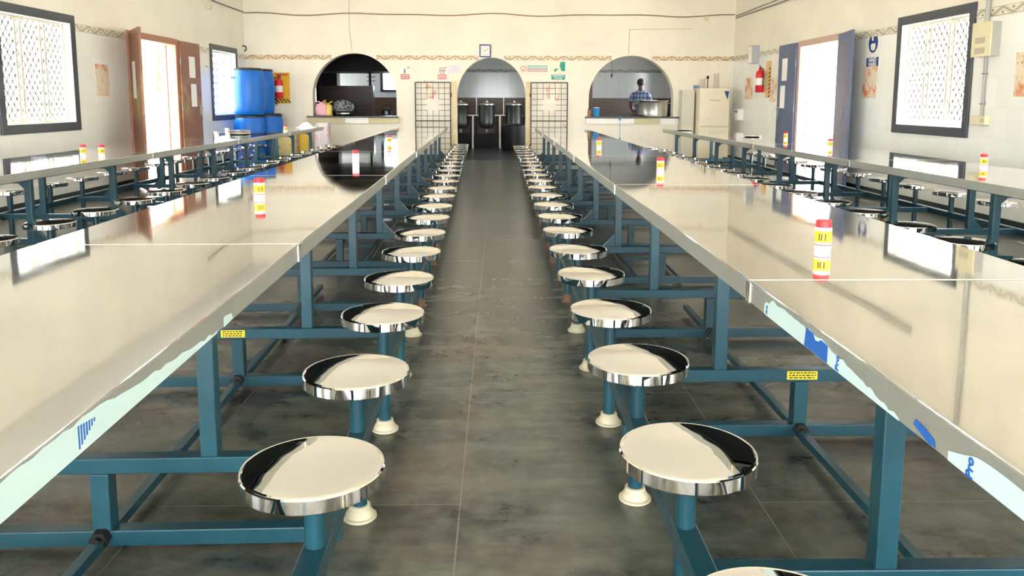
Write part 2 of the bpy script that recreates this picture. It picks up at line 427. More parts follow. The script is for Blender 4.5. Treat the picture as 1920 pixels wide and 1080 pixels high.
# border course of patterned tiles
def border(name, segs, axis, at, mat, side):
    mb = MB()
    for a, b in segs:
        if axis == 0: mb.box(a, b, at-.006, at, 2.07, 2.157)
        else: mb.box(min(at, at+side*.006), max(at, at+side*.006), a, b, 2.07, 2.157)
    return struct(name, mb, mat)
def xh(i):
    c, hw, z0, zs, r = ARCH[i]; d = hw*math.sqrt(max(0, 1-((2.065-zs)/r)**2)); return c-d, c+d
h1, h2, h3 = xh(0), xh(1), xh(2)
border('trim_1', [(XL, h1[0]), (h1[1], h2[0]), (h2[1], h3[0]), (h3[1], XR)], 0, YB, BORX, 0)
border('trim_2', [(YF, -4.7), (-3.1, -2.3), (-.6, .1), (1.7, 5.3), (6.9, 8.39), (9.97, 11.3), (13.1, 14.57), (16.05, YB)], 1, XL, BORY, 1)
border('trim_3', [(YF, -4.7), (-3.1, -2.3), (-.6, .1), (1.7, 5.1), (6.7, 8.19), (9.77, 11.3), (12.97, YB)], 1, XR, BORY, -1)
def baseboard(name, x0, x1, doors):
    mb = MB(); y = YF
    for a, b in sorted(doors): mb.box(x0, x1, y, a-.1, 0, .11); y = b+.1
    mb.box(x0, x1, y, YB, 0, .11); return struct(name, mb, SKIRT)
baseboard('baseboard_left', XL, XL+.014, DOOR['left']); baseboard('baseboard_right', XR-.014, XR, DOOR['right'])
mb = MB(); mb.box(XL+.014, -1.0, YB-.012, YB, 0, .11).box(.72, XR-.014, YB-.012, YB, 0, .11); struct('baseboard_back', mb, SKIRT)
struct('trim_4', MB().box(-.955, -.86, YB-.03, YB, 0, 1.63), POST); struct('trim_5', MB().box(.58, .66, YB-.03, YB, 0, 1.63), POST)
# wall windows
wn = [0]
def window(side, a, b, detailed=True):
    wn[0] += 1
    X = XL if side == 'left' else XR; s = 1 if side == 'left' else -1      # s points into the room
    e = .095
    fr = MB()
    def bx(ya, yb, za, zb, d0, d1): fr.box(min(X+s*d0, X+s*d1), max(X+s*d0, X+s*d1), ya, yb, za, zb)
    bx(a-e, a+.006, WZ0-e, WZ1+e, .0005, .022); bx(b-.006, b+e, WZ0-e, WZ1+e, .0005, .022); bx(a, b, WZ0-e, WZ0+.006, .0005, .022); bx(a, b, WZ1-.006, WZ1+e, .0005, .022)
    rv = MB()
    def rx(ya, yb, za, zb): rv.box(min(X-s*.215, X+s*.015), max(X-s*.215, X+s*.015), ya, yb, za, zb)
    rx(a+.006, a+.012, WZ0+.006, WZ1-.006); rx(b-.012, b-.006, WZ0+.006, WZ1-.006); rx(a+.006, b-.006, WZ0+.006, WZ0+.012); rx(a+.006, b-.006, WZ1-.012, WZ1-.006)
    root = struct('window_%d' % wn[0], fr, FRAMEM, bevel=.004)
    rv.build('window_reveal', REVEAL, root)
    xg = X-s*.09
    g = MB(); w_ = b-a
    # expanded-metal diamonds
    nw = .104; hh = .125
    n_ = int((w_+(WZ1-WZ0)*nw/hh)/nw)+2
    k = nw/hh
    for i in range(-1, n_+1):
        for sg in (1, -1):
            # line y = y0 + sg*k*(z-WZ0)
            y0 = a+i*nw if sg < 0 else a+i*nw-(WZ1-WZ0)*k
            z0, z1 = WZ0, WZ1
            ya = y0; yb = y0+sg*k*(z1-z0)
            pts = []
            def cl(y, z): return y, z
            lo, hi = (ya, yb) if ya < yb else (yb, ya)
            if hi < a or lo > b: continue
            def zat(y): return WZ0+(y-y0)/(sg*k)
            za, zb = z0, z1
            if ya < a: ya, za = a, zat(a)
            if ya > b: ya, za = b, zat(b)
            if yb < a: yb, zb = a, zat(a)
            if yb > b: yb, zb = b, zat(b)
            if abs(zb-za) > .02: g.bar((xg, ya, za), (xg, yb, zb), .017, .006, up=(1, 0, 0))
    g.build('diamond_grille', GRILL, root)
    for f_ in (.0, .33, .67, 1.0):
        y = a+f_*w_
        for dy in ((-.045, .045) if 0 < f_ < 1 else ((.02,) if f_ == 0 else (-.02,))):
            MB().box(xg-.018 if s < 0 else xg-.01, xg+.01 if s < 0 else xg+.018, y+dy-.018, y+dy+.018, WZ0, WZ1).build('window_bar', GRILL2, root)
    for z in (WZ0+.02, WZ1-.02):
        MB().box(xg-.015, xg+.015, a, b, z-.02, z+.02).build('window_rail', GRILL2, root)
    sg = 1 if side == 'left' else -1
    return root
for a, b in WIN['left']: window('left', a, b)
for a, b in WIN['right']: window('right', a, b)
# doors
dn = [0]
def door(side, a, b, full=True):
    dn[0] += 1
    X = XL if side == 'left' else XR; s = 1 if side == 'left' else -1; e = .08
    FM, LM = (DFRAME, DOORB) if side == 'left' else (DFRAMEP, DOORG)
    fr = MB()
    def bx(ya, yb, za, zb, d0, d1, mb=fr): mb.box(min(X+s*d0, X+s*d1), max(X+s*d0, X+s*d1), ya, yb, za, zb)
    bx(a-e, a+.02, 0, DZ+e, .0005, .035); bx(b-.02, b+e, 0, DZ+e, .0005, .035); bx(a, b, DZ-.02, DZ+e, .0005, .035)
    bx(a+.0005, a+.02, 0, DZ-.0005, -.12, .0005); bx(b-.02, b-.0005, 0, DZ-.0005, -.12, .0005); bx(a+.02, b-.02, DZ-.02, DZ-.0005, -.12, .0005)
    root = struct('door_%d' % dn[0], fr, FM, bevel=.006)
    if not full: return root
    # rebate step on the far jamb
    st = MB(); bx(b-.035, b-.0005, 0, DZ-.0005, -.2, -.1205, st); st.build('door_stop', FM, root)
    W_ = (b-a)/2+.06
    def leaf(hy, ang, mir):
        # leaf hinged at (X, hy); direction = (s*cos, mir*sin)
        lf = MB().box(0, W_, -.018, .018, .02, DZ+.06)
        lf.box(.05, W_-.05, .018, .024, .06, .5).box(.05, W_-.05, -.024, -.018, .06, .5)
        o = lf.build('door_leaf', LM, root, bevel=.003)
        o.location = (X+s*.05, hy, 0); o.rotation_euler = (0, 0, ang)
        return o
    far = leaf(b+.075, math.pi/2, 1)
    far['label'] = 'far door leaf folded flat against the wall with two papers'
    fs = -1 if side == 'left' else 1      # local y side that faces the room
    pp = [(.34, .60, 1.60, 1.95), (.38, .62, 1.12, 1.50)] if side == 'left' else [(.36, .60, 1.58, 1.95), (.42, .64, 1.12, 1.50)]
    for x0, x1, z0, z1 in pp:
        y0, y1 = sorted((fs*.0185, fs*.021)); MB().box(x0, x1, y0, y1, z0, z1).build('notice_paper', PAPER, far)
    h = MB(); y = fs*.03
    h.cyl((W_-.1, y, .98), (W_-.1, y, 1.14), .008, 8).cyl((W_-.16, y, 1.1), (W_+.02, y, 1.1), .006, 8).ring((W_-.1, y*1.3, .93), .03, .006, 'Y', 20, 6)
    h.build('door_bolt', DKSTEEL, far)
    for z in (.35, 1.1, 1.85): MB().cyl((0, y*.4, z-.05), (0, y*.4, z+.05), .012, 8).build('hinge', DKSTEEL, far)
    if side == 'left':
        near = leaf(a-.075, -math.radians(57.5), -1)
        MB().box(.22, .46, -.021, -.0185, 1.25, 1.75).build('notice_paper', PAPER, near)
    else:
        near = leaf(a-.075, -math.pi/2-math.radians(11), -1)
        MB().box(.42, .45, -.03, -.018, 1.0, 1.14).build('door_handle', DKSTEEL, near)
    near['label'] = 'near door leaf swung open into the hall'
    for z in (.35, 1.1, 1.85): MB().cyl((0, 0, z-.05), (0, 0, z+.05), .014, 8).build('hinge', DKSTEEL, near)
    return root
door('left', *DOOR['left'][0]); door('right', *DOOR['right'][0])
for k in (1,): door('left', *DOOR['left'][k], full=False); door('right', *DOOR['right'][k], full=False)

# ------------------------------------------------------------------ kitchen behind the arches
def kwall(name, parts, mat): 
    mb = MB()
    for p in parts: mb.box(*p)
    return struct(name, mb, mat)
kwall('wall_kitchen_back', [(XL-.22, -3.36, KY, KY+.2, 0, ZC), (-3.36, -2.5, KY, KY+.2, 0, 1.56), (-3.36, -2.5, KY, KY+.2, 2.02, ZC), (-2.5, XR+.22, KY, KY+.2, 0, ZC)], KW)
kwall('wall_kitchen_left', [(XL-.22, XL, YB+.24, 21.9, 0, ZC), (XL-.22, XL, 21.9, 23.1, 0, 1.2), (XL-.22, XL, 21.9, 23.1, 2.2, ZC), (XL-.22, XL, 23.1, KY, 0, ZC)], KWY)  # unseen opening added to light the kitchen's back wall
kwall('wall_kitchen_right', [(XR, XR+.22, YB+.24, 18.0, 0, ZC), (XR, XR+.22, 18.0, 20.6, 0, 1.0), (XR, XR+.22, 18.0, 20.6, 2.6, ZC), (XR, XR+.22, 20.6, KY, 0, ZC)], KWY)  # unseen wide opening added to brighten the middle and right of the kitchen
kwall('wall_kitchen_shading', [(-1.75, -1.6, YB+.24, KY, 0, ZC)], KWY)  # unseen dividing wall, added to keep the left kitchen dark
struct('trim_6', MB().box(XL, XR, KY-.012, KY, 0, 1.33), BROWNT)
mb = MB(); mb.box(XR-.012, XR, 20.62, KY-.012, 0, 1.33); struct('trim_7', mb, BROWNY)
struct('trim_8', MB().box(-1.6, 1.35, KY-.008, KY-.0005, 2.07, 2.157).box(1.3505, XR, KY-.008, KY-.0005, 2.07, 2.157), BORK)
struct('window_20', MB().box(-3.44, -3.36, KY-.05, KY+.02, 1.49, 2.08).box(-2.5, -2.42, KY-.05, KY+.02, 1.49, 2.08).box(-3.36, -2.5, KY-.05, KY+.02, 1.49, 1.56).box(-3.36, -2.5, KY-.05, KY+.02, 2.02, 2.08), GRAN)
# ------------------------------------------------------------------ outside
struct('ground', MB().box(-60, 60, -40, 70, -.35, -.2), CONC)
cw = MB().box(-11.2, -11.0, -10, 60, -.2, 1.45); tag(cw.build('compound_wall', simple('whitewashed_wall', (236, 226, 204), .9, 0, .08, 3)), 'low whitewashed compound wall outside the left doorway', 'wall')
cw = MB().box(11.0, 11.2, -10, 60, -.2, 3.6); tag(cw.build('compound_wall', simple('white_yard_wall', (244, 242, 238), .9, 0, .03, 3)), 'tall white yard wall beyond the right doorway', 'wall')
pl = MB().box(-7.35, -6.95, 16.0, 16.4, -.2, 3.6); tag(pl.build('porch_pillar', simple('white_pillar_paint', (245, 242, 234), .8, 0, .03, 3)), 'white square porch pillar seen through the left doorway', 'pillar')
bt = empty('water_tank', (10.2, 23.0, -.2), 0, 'pale blue water tank on a stand outside the right doorway', 'water tank')
MB().lathe([(.42, 2.1), (.45, 2.15), (.45, 2.75), (.3, 2.95), (.1, 3.0)], seg=28).build('tank_body', simple('pale_blue_tank', (150, 205, 228), .5, 0, .04), bt, smooth=40)
MB().box(-.4, .4, -.4, .4, 2.0, 2.1).bar((-.35, -.35, 0), (-.35, -.35, 2.0), .08).bar((.35, -.35, 0), (.35, -.35, 2.0), .08).bar((-.35, .35, 0), (-.35, .35, 2.0), .08).bar((.35, .35, 0), (.35, .35, 2.0), .08).build('tank_stand', WHITE, bt)
tr = empty('tree', (-12.4, 26.5, -.2), 0, 'leafy green tree beyond the yard, seen through the left doorway', 'tree')
MB().cyl((0, 0, 0), (.1, .1, 2.6), .17, 12, .1).cyl((.05, 0, 1.6), (-.9, -.6, 3.2), .08, 8, .04).cyl((.05, 0, 1.8), (.9, .5, 3.1), .08, 8, .04).build('trunk', simple('bark', (96, 78, 60), .9, 0, .2, 12), tr, smooth=40)
mb = MB(); rnd = random.Random(3)
for i in range(2600):
    while True:
        p = Vector((rnd.uniform(-1, 1), rnd.uniform(-1, 1), rnd.uniform(-1, 1)))
        if .35 < p.length < 1: break
    c = Vector((p.x*2.1, p.y*2.1, 3.0+p.z*1.7)); q = Vector((rnd.gauss(0, 1), rnd.gauss(0, 1), rnd.gauss(0, 1))).normalized(); r = q.orthogonal().normalized(); u = q.cross(r)
    L = rnd.uniform(.1, .2)
    vs = [mb.bm.verts.new(c+r*L), mb.bm.verts.new(c+u*L*.4), mb.bm.verts.new(c-r*L), mb.bm.verts.new(c-u*L*.4)]; mb.bm.faces.new(vs)
mb.build('foliage', M_leaf(), tr)

# ------------------------------------------------------------------ mess tables
TW, TL_, TZ = .86, 2.436, .753
def make_table(style):
    """style 'plain': single tie rod and bolts; 'gusset': braced legs and twin rods"""
    r = empty('mess_table', (0, 0, 0))
    h = TW/2; L = TL_
    MB().box(-h+.0025, h-.0025, .0045, L-.0045, TZ-.05, TZ).build('tabletop', STEEL, r, bevel=.002)
    eb_ = MB(); z0, z1 = TZ-.055, TZ-.0035
    eb_.box(-h, -h+.0022, .002, L-.002, z0, z1).box(h-.0022, h, .002, L-.002, z0, z1).box(-h+.0022, h-.0022, .002, .0042, z0, z1).box(-h+.0022, h-.0022, L-.0042, L-.002, z0, z1)
    eb_.build('edge_band', FASCIA, r)
    sm = MB()
    for y in (.0, L-.014): sm.box(-h-.0025, -h, y, y+.012, TZ-.057, TZ-.003).box(h, h+.0025, y, y+.012, TZ-.057, TZ-.003)
    sm.build('edge_seam', SEAM, r)
    MB().box(-h+.02, h-.02, .03, L-.03, TZ-.062, TZ-.0555).build('underside_board', DARKM, r)
    lx = h-.135; rx = h+.24
    for k, yf in enumerate((.705, 1.925)):
        for s in (-1, 1):
            leg = MB().box(s*lx-.0225, s*lx+.0225, yf-.0225, yf+.0225, .266, TZ-.062).build('leg', PAINT, r, bevel=.003)
            if style == 'gusset':
                g = .075
                x0 = s*(lx+.0225)
                MB().prism([(x0, .266), (x0+s*g, .266), (x0, .266+g*1.1)], PY @ T(0, 0, yf-.018), .036).build('gusset', PAINT, leg)
                x1 = s*(lx-.0225)
                MB().prism([(x1, TZ-.062), (x1-s*g, TZ-.062), (x1, TZ-.062-g)], PY @ T(0, 0, yf-.018), .036).build('gusset', PAINT, leg)
        MB().box(-rx+.027, rx-.027, yf-.0225, yf+.0225, .222, .266).build('cross_beam', PAINT, r, bevel=.003)
        MB().box(-rx+.027, rx-.027, yf-.0225, yf+.0225, .015, .06).build('floor_beam', PAINT, r, bevel=.003)
        post = MB().box(-.025, .025, yf-.024, yf+.024, .06, .222).build('centre_post', PAINT, r, bevel=.003)
        if style == 'plain':
            MB().cyl((0, yf-.05, .045), (0, yf-.02, .045), .026, 6).cyl((0, yf-.065, .045), (0, yf-.05, .045), .014, 12).build('bolt', BOLT, r, smooth=30)
        MB().box(-lx-.02, lx+.02, yf-.02, yf+.02, TZ-.1, TZ-.062).build('top_rail', PAINT, r)
    if style == 'plain':
        MB().box(-.014, .014, 0, L, .022, .05).build('tie_rod', PAINT, r)
    else:
        for x in (-.15, .15): MB().box(x-.01, x+.01, .725, 1.9, .02, .04).build('tie_rod', PAINT, r)
        MB().box(-.14, .14, 1.45, 1.475, .02, .04).build('tie_rod', PAINT, r)
    for s in (-1, 1):
        MB().box(s*rx-.027, s*rx+.027, .0, L, .218, .27).build('stool_rail', PAINT, r, bevel=.003)
    return r
PROTO = {k: make_table(k) for k in ('plain', 'gusset')}
used = set()
def place(style, x, y, rz, label, group):
    if style in used: o = copy_tree(PROTO[style])
    else: o = PROTO[style]; used.add(style)
    o.location = (x, y, 0); o.rotation_euler = (0, 0, rz); tag(o, label, 'table', group); return o
ordn = ['nearest the camera', 'second from the camera', 'third from the camera', 'fourth from the camera', 'fifth from the camera', 'farthest, nearest the serving wall']
AL = .0225     # left row runs slightly off the aisle
LX0 = -.60-.43  # centre line x at y=0 for the left row
tables = {'L': [], 'R': []}
for i in range(6):
    y = .133+2.44*i
    tables['L'].append(place('plain' if i < 2 else 'gusset', -.598-AL*y-TW/2, y, AL, 'steel mess table left of the aisle, '+ordn[i], 'steel mess tables in the row left of the aisle'))
    y = -.399+2.44*i
    tables['R'].append(place('plain' if i < 2 else 'gusset', .664+TW/2, y, 0, 'steel mess table right of the aisle, '+ordn[i], 'steel mess tables in the row right of the aisle'))
LS, RS = 4.78, 3.98
o5 = ['nearest the camera', 'second from the camera', 'third from the camera', 'fourth from the camera', 'farthest, by the blue drums']
o5r = ['nearest the camera', 'second from the camera', 'third from the camera', 'fourth from the camera', 'farthest, by the water purifier']
OL, OR_ = [], []
for i in range(5):
    y = LS+2.44*(i-1); OL.append(place('gusset', -3.06-TW/2-.008*y, y, .008, 'steel mess table along the left wall, '+o5[i], 'steel mess tables along the left wall'))
    y = RS+2.46*(i-1); OR_.append(place('gusset', 2.87+TW/2, y, 0, 'steel mess table along the right wall, '+o5r[i], 'steel mess tables along the right wall'))
# peeling film, print and stickers on the two nearest tables
def edge_plate(table, side, y0, poly, mat, name, off=.001, t=.0012, parent=None):
    """ragged outline (world y, world z) laid on the aisle-side edge of a table; side=+1 right row's left edge"""
    x = -TW/2-off-t if side > 0 else TW/2+off
    o = MB().prism([(yy-y0, zz) for yy, zz in poly], PX @ T(0, 0, x), t).build(name, mat, parent or table)
    return o
def ragged(y0, y1, top, bot, n=26, seed=1, amp=.006):
    r = random.Random(seed); up = []
    for i in range(n+1):
        t = i/n; y = y0+(y1-y0)*t; z = top(t)+r.uniform(-amp, amp); up.append((y, max(bot+.003, min(.750, z))))
    return up+[(y1, bot), (y0, bot)]
zb = .6985
tl, tr_ = tables['L'][0], tables['R'][0]
edge_plate(tl, -1, .133, ragged(.16, 1.74, lambda t: .753-.008*t if t < .62 else .748-.12*(t-.62), zb, 60, 5, .004), FILM, 'protective_film')
edge_plate(tl, -1, .133, [(1.79, .718), (1.80, .722), (1.845, .716), (1.855, .703), (1.83, .695+.004), (1.80, zb), (1.79, zb)], FILM, 'protective_film')
for k in range(7):   # striped blue print on the film
    yy = 1.118+k*.008
    edge_plate(tl, -1, .133, [(yy, .742-.001*k), (yy+.004, .742-.001*k), (yy+.004, .706+.004*k), (yy, .706+.004*k)], FILMBLUE, 'print_stripe', off=.0025, t=.0004)
edge_plate(tr_, 1, -.399, ragged(1.24, 1.905, lambda t: .702+.030*min(1, t*2.2)+.013*t if t < .93 else .738-.2*(t-.93), zb, 40, 8, .0035), FILM, 'protective_film')
edge_plate(tr_, 1, -.399, ragged(.1, 1.095, lambda t: .735 if t < .93 else .735-.3*(t-.93), zb, 30, 9, .002), FILM, 'protective_film')
edge_plate(tr_, 1, -.399, [(1.13, .701), (1.15, .700), (1.195, .712), (1.19, .722), (1.165, .72), (1.135, .712)], FILMBLUE, 'film_scrap', t=.0006)
edge_plate(tr_, 1, -.399, [(1.525, zb+.001), (1.645, zb+.001), (1.638, .741), (1.60, .739), (1.588, .728), (1.572, .73), (1.560, .737), (1.525, .735)], FILMBLUE, 'printed_logo_patch', off=.0025, t=.0004)
def film_text(y, z, size):
    # lettering runs up the edge, read from the aisle
    M = T(-TW/2-.003, y+.399, z) @ Matrix(((0, 0, -1, 0), (0, -1, 0, 0), (-1, 0, 0, 0), (0, 0, 0, 1))).to_4x4()
    M = T(-TW/2-.003, y+.399, z) @ Matrix.Rotation(0, 4, 'X') @ Matrix(((0, 0, -1, 0), (0, 1, 0, 0), (1, 0, 0, 0), (0, 0, 0, 1)))
    text('Pro', size, FILMBLUE, tr_, 'printed_word', M, .0004, bold=.0006)
film_text(1.478, .716, .021); film_text(1.04, .713, .022); film_text(1.885, .714, .015)
def beam_label(table, x0, x1, yf=.705):
    o = MB().box(x0, x1, yf-.0242, yf-.023, .231, .262).build('maker_sticker', YEL, table)
    l = MB()
    for j, z in enumerate((.256, .247, .238)):
        x = x0+.008
        while x < x1-.01:
            ww = random.uniform(.006, .016); l.box(x, min(x+ww, x1-.006), yf-.0250, yf-.0242, z-.0022, z+.0022); x += ww+.004
    l.build('sticker_lettering', INK, o)
beam_label(tables['R'][1], -.055, .055); beam_label(tables['L'][1], -.065, .035)

# ------------------------------------------------------------------ stools
def make_stool(foot):
    r = empty('stool', (0, 0, 0)); SH = .453; R = .1525
    prof = [(0, SH+.004)]
    sag = .0065
    for i in range(1, 9):
        q = R*.94*i/8; prof.append((q, SH+.004-sag*(q/R)**2))
    prof += [(R*.965, SH-.004), (R*.985, SH-.003), (R, SH-.006), (R, SH-.0065), (R, SH-.033), (R, SH-.0335), (R*.985, SH-.036), (R*.95, SH-.036)]
    MB().lathe(prof, seg=64).build('seat', CHROME, r, smooth=25)
    MB().lathe([(R*.93, SH-.036), (R*.93, SH-.033)], seg=40).cyl((0, 0, SH-.05), (0, 0, SH-.036), .06, 24).build('seat_plate', DARKM, r, smooth=30)
    if foot == 'flange':
        MB().cyl((0, 0, .04), (0, 0, SH-.045), .0225, 20).build('column', PAINT, r, smooth=30)
        MB().lathe([(.047, 0), (.050, .003), (.049, .008), (.041, .010), (.040, .015), (.037, .023), (.031, .029), (.0295, .031), (.0315, .033), (.0315, .040), (.030, .042), (.0235, .043)], seg=32).build('floor_flange', WHITEPL, r, smooth=28)
    else:
        MB().cyl((0, 0, .045), (0, 0, SH-.045), .0225, 14).build('column', PAINT, r, smooth=30)
        MB().lathe([(.034, 0), (.034, .006), (.0235, .008), (.0235, .05)], seg=16).build('column_foot', RUST, r, smooth=30)
    return r
SP = {k: make_stool(k) for k in ('flange', 'plain')}; sused = set()
def stool(kind, x, y, label, group, rz=0):
    if kind in sused: o = copy_tree(SP[kind])
    else: o = SP[kind]; sused.add(kind)
    o.location = (x, y, 0); o.rotation_euler = (0, 0, rz); tag(o, label, 'stool', group); return o
NUM = ['first', 'second', 'third', 'fourth', 'fifth', 'sixth', 'seventh', 'eighth', 'ninth', 'tenth', 'eleventh', 'twelfth', 'thirteenth', 'fourteenth', 'fifteenth', 'sixteenth', 'seventeenth', 'eighteenth', 'nineteenth', 'twentieth', 'twenty-first', 'twenty-second', 'twenty-third', 'twenty-fourth']
OFF = (.265, .85, 1.475, 2.075); OFFR = tuple(2.44-v for v in OFF[::-1])
def row(pts, where, group, flange_until, far):
    n = len(pts)
    for i, (x, y) in enumerate(pts):
        if i < n/2: lab = 'round chrome stool %s, %s from the camera' % (where, NUM[i]) if i else 'round chrome stool %s, nearest the camera' % where
        else: lab = 'round chrome stool %s, %s from the %s' % (where, NUM[n-1-i], far) if i < n-1 else 'round chrome stool %s, nearest the %s' % (where, far)
        stool('flange' if y < flange_until else 'plain', x, y, lab, group, random.uniform(0, 6.28))
pts = [(-.598-AL*(.133+2.44*i+o)+.24, .133+2.44*i+o) for i in range(6) for o in OFF if .133+2.44*i+o > 1.3]
row(pts, 'on the left side of the aisle', 'stools on the left side of the aisle', 4.3, 'kitchen doorway')
pts = [(.664-.24, -.399+2.44*i+o) for i in range(6) for o in OFF if -.399+2.44*i+o > .9]
row(pts, 'on the right side of the aisle', 'stools on the right side of the aisle', 4.3, 'kitchen doorway')
pts = [(-3.06-.008*y+.24, y) for i in range(5) for o in OFF for y in (LS+2.44*(i-1)+o,) if y > 4.2]
row(pts, 'aisle side of the left wall tables', 'stools on the inner side of the tables along the left wall', 0, 'serving wall')
pts = [(-3.06-TW-.008*y-.24, y) for i in range(5) for o in OFF for y in (LS+2.44*(i-1)+o,) if y > 6]
row(pts, 'between the left wall and its tables', 'stools between the left wall and its tables', 0, 'serving wall')
pts = [(2.87-.24, y) for i in range(5) for o in OFFR for y in (RS+2.46*(i-1)+o,) if y > 3.6]
row(pts, 'aisle side of the right wall tables', 'stools on the inner side of the tables along the right wall', 0, 'serving wall')
pts = [(2.87+TW+.24, y) for i in range(5) for o in OFFR for y in (RS+2.46*(i-1)+o,) if y > 5.4 and y < 12.9]
row(pts, 'between the right wall and its tables', 'stools between the right wall and its tables', 0, 'serving wall')

# ------------------------------------------------------------------ salt bottles
def make_bottle(lbl=True):
    r = empty('spice_bottle', (0, 0, 0)); R = .0255
    MB().lathe([(R*.9, 0), (R, .004), (R, .066), (R*1.0, .07), (R*.98, .075)], seg=28).build('bottle_body', WHITE, r, smooth=40)
    MB().lathe([(R*.95, .075), (R*.95, .094), (R*.88, .098), (0, .099)], seg=28).build('cap', RED, r, smooth=40)
    if lbl:
        MB().lathe([(R*1.012, .028), (R*1.012, .064)], seg=28).build('label_band', LBLY, r, smooth=40)
        MB().lathe([(R*1.014, .018), (R*1.014, .021)], seg=28).build('label_stripe', REDP, r, smooth=40)
        q = MB(); 
        for a in (-100, -85, -60): 
            t = math.radians(a); q.box(-.002, .002, -R*1.02, -R*1.0, .034, .056, M=Matrix.Rotation(t+math.pi/2, 4, 'Z'))
        q.build('label_print', INK, r)
    return r
bp = make_bottle(); bw = make_bottle(False)
BOT = [((-1.157, 3.834), 'red-capped spice bottle on the left aisle table, nearest the camera of that row', 1.0),
       ((-1.196, 8.745), 'small red-capped bottle far down the left aisle row, beyond the plain white bottle', 1.0),
       ((1.034, 2.464), 'largest-looking red-capped bottle, at the near end of the right aisle row', 1.0),
       ((1.095, 5.305), 'red-capped bottle in the middle of the three on the right aisle row', 1.0),
       ((1.035, 8.1), 'red-capped bottle farthest away on the right aisle row', 1.0),
       ((-3.496, 6.727), 'left one of two red-capped bottles standing together on the left wall table', 1.0),
       ((-3.342, 6.73), 'right one of two red-capped bottles standing together on the left wall table', 1.0),
       ((-3.25, 12.207), 'lone red-capped bottle on the left wall table near the blue drums', 1.0),
       ((3.62, 9.918), 'red-capped bottle before the blue door leaf on the right wall table', 1.0),
       ((3.409, 8.074), 'red-capped bottle before the bright doorway on the right wall table', 1.0),
       ((3.537, 5.69), 'red-capped bottle at far right, below the window on the right wall table', 1.0)]
for i, ((x, y), lab, s) in enumerate(BOT):
    o = bp if i == 0 else copy_tree(bp)
    o.location = (x, y, TZ); o.rotation_euler = (0, 0, math.atan2(x, y)*-1+random.uniform(-.3, .3)); tag(o, lab, 'bottle', 'red-capped spice bottles on the tables')
bw.location = (-1.079, 6.012, TZ); tag(bw, 'plain white unlabelled bottle with a red cap on the left aisle row', 'bottle', 'red-capped spice bottles on the tables')
# plates and beakers on the outer tables
def plate(x, y, z, R, label, group=None):
    o = MB().lathe([(0, .002), (R*.82, .002), (R*.95, .014), (R, .016), (R, .019), (R*.94, .018), (R*.8, .006), (0, .006)], seg=36).build('steel_plate', ALU, smooth=40)
    o.location = (x, y, z); tag(o, label, 'plate', group); return o
for k in range(3):
    plate(-3.62, 11.15, TZ+k*.0205, .16, ['lowest', 'middle', 'topmost'][k]+' steel plate of the pile on the left wall table', 'steel plates piled on the left wall table')
plate(3.44, 10.66, TZ, .12, 'steel plate lying on the right wall table beside the far door leaf', 'single steel plates on the right wall table')
plate(3.10, 13.1, TZ, .12, 'steel plate lying at the far end of the right wall table', 'single steel plates on the right wall table')
for k, (x, y, lab) in enumerate(((-3.47, 10.25, 'tall steel beaker standing beside the pile of plates'), (-3.56, 10.1, 'shorter steel beaker left of the tall one by the plates'))):
    h = .12 if k == 0 else .08
    o = MB().lathe([(.026, 0), (.032, h), (.034, h+.002), (.030, h), (.024, .004), (0, .004)], seg=24).build('steel_beaker', ALU, smooth=40)
    o.location = (x, y, TZ); tag(o, lab, 'beaker', 'steel beakers on the left wall table')
o = MB().box(-.16, .16, -.12, .12, 0, .008).lathe([(.14, .008), (.10, .05), (.05, .085), (.0, .1)], seg=14, sx=1, sy=.7).build('folded_cloth', PAPER, smooth=50)
o.location = (-3.42, 14.25, TZ); tag(o, 'crumpled white cloth at the far end of the left wall table', 'cloth')
# ------------------------------------------------------------------ drums and sacks in the far left corner
def drum(x, y, z, R, H, label, handle=True):
    r = empty('blue_drum', (x, y, z), 0, label, 'drum', 'blue plastic drums in the far left corner')
    MB().lathe([(R*.84, 0), (R*.9, .02), (R*.93, H*.1), (R*.99, H*.3), (R, H*.5), (R*.985, H*.7), (R*.93, H*.88), (R*.88, H*.93), (R*.86, H*.955)], seg=40).build('drum_body', BLUEP, r, smooth=40)
    MB().lathe([(R*.90, H*.945), (R*.90, H*.985), (R*.80, H), (0, H)], seg=40).build('drum_lid', BLKP, r, smooth=40)
    if handle:
        MB().tube([(-R*.96+.02, -R*.55, H*.80), (-R*.8, -R*.72, H*.78), (-R*.6, -R*.84, H*.80)], .012, 8).build('drum_handle', BLKP, r)
    return r
drum(-4.80, 15.45, 0, .295, .955, 'big blue drum on the floor carrying the front stacked drum', False)
drum(-4.79, 15.43, .955, .305, .885, 'big blue drum stacked on top in front, nearest the barred window')
drum(-4.61, 16.08, 0, .29, .965, 'blue drum on the floor against the back wall, lower one of the rear stack', False)
drum(-4.78, 16.12, .965, .29, .885, 'blue drum stacked on top at the rear, partly behind the front one')
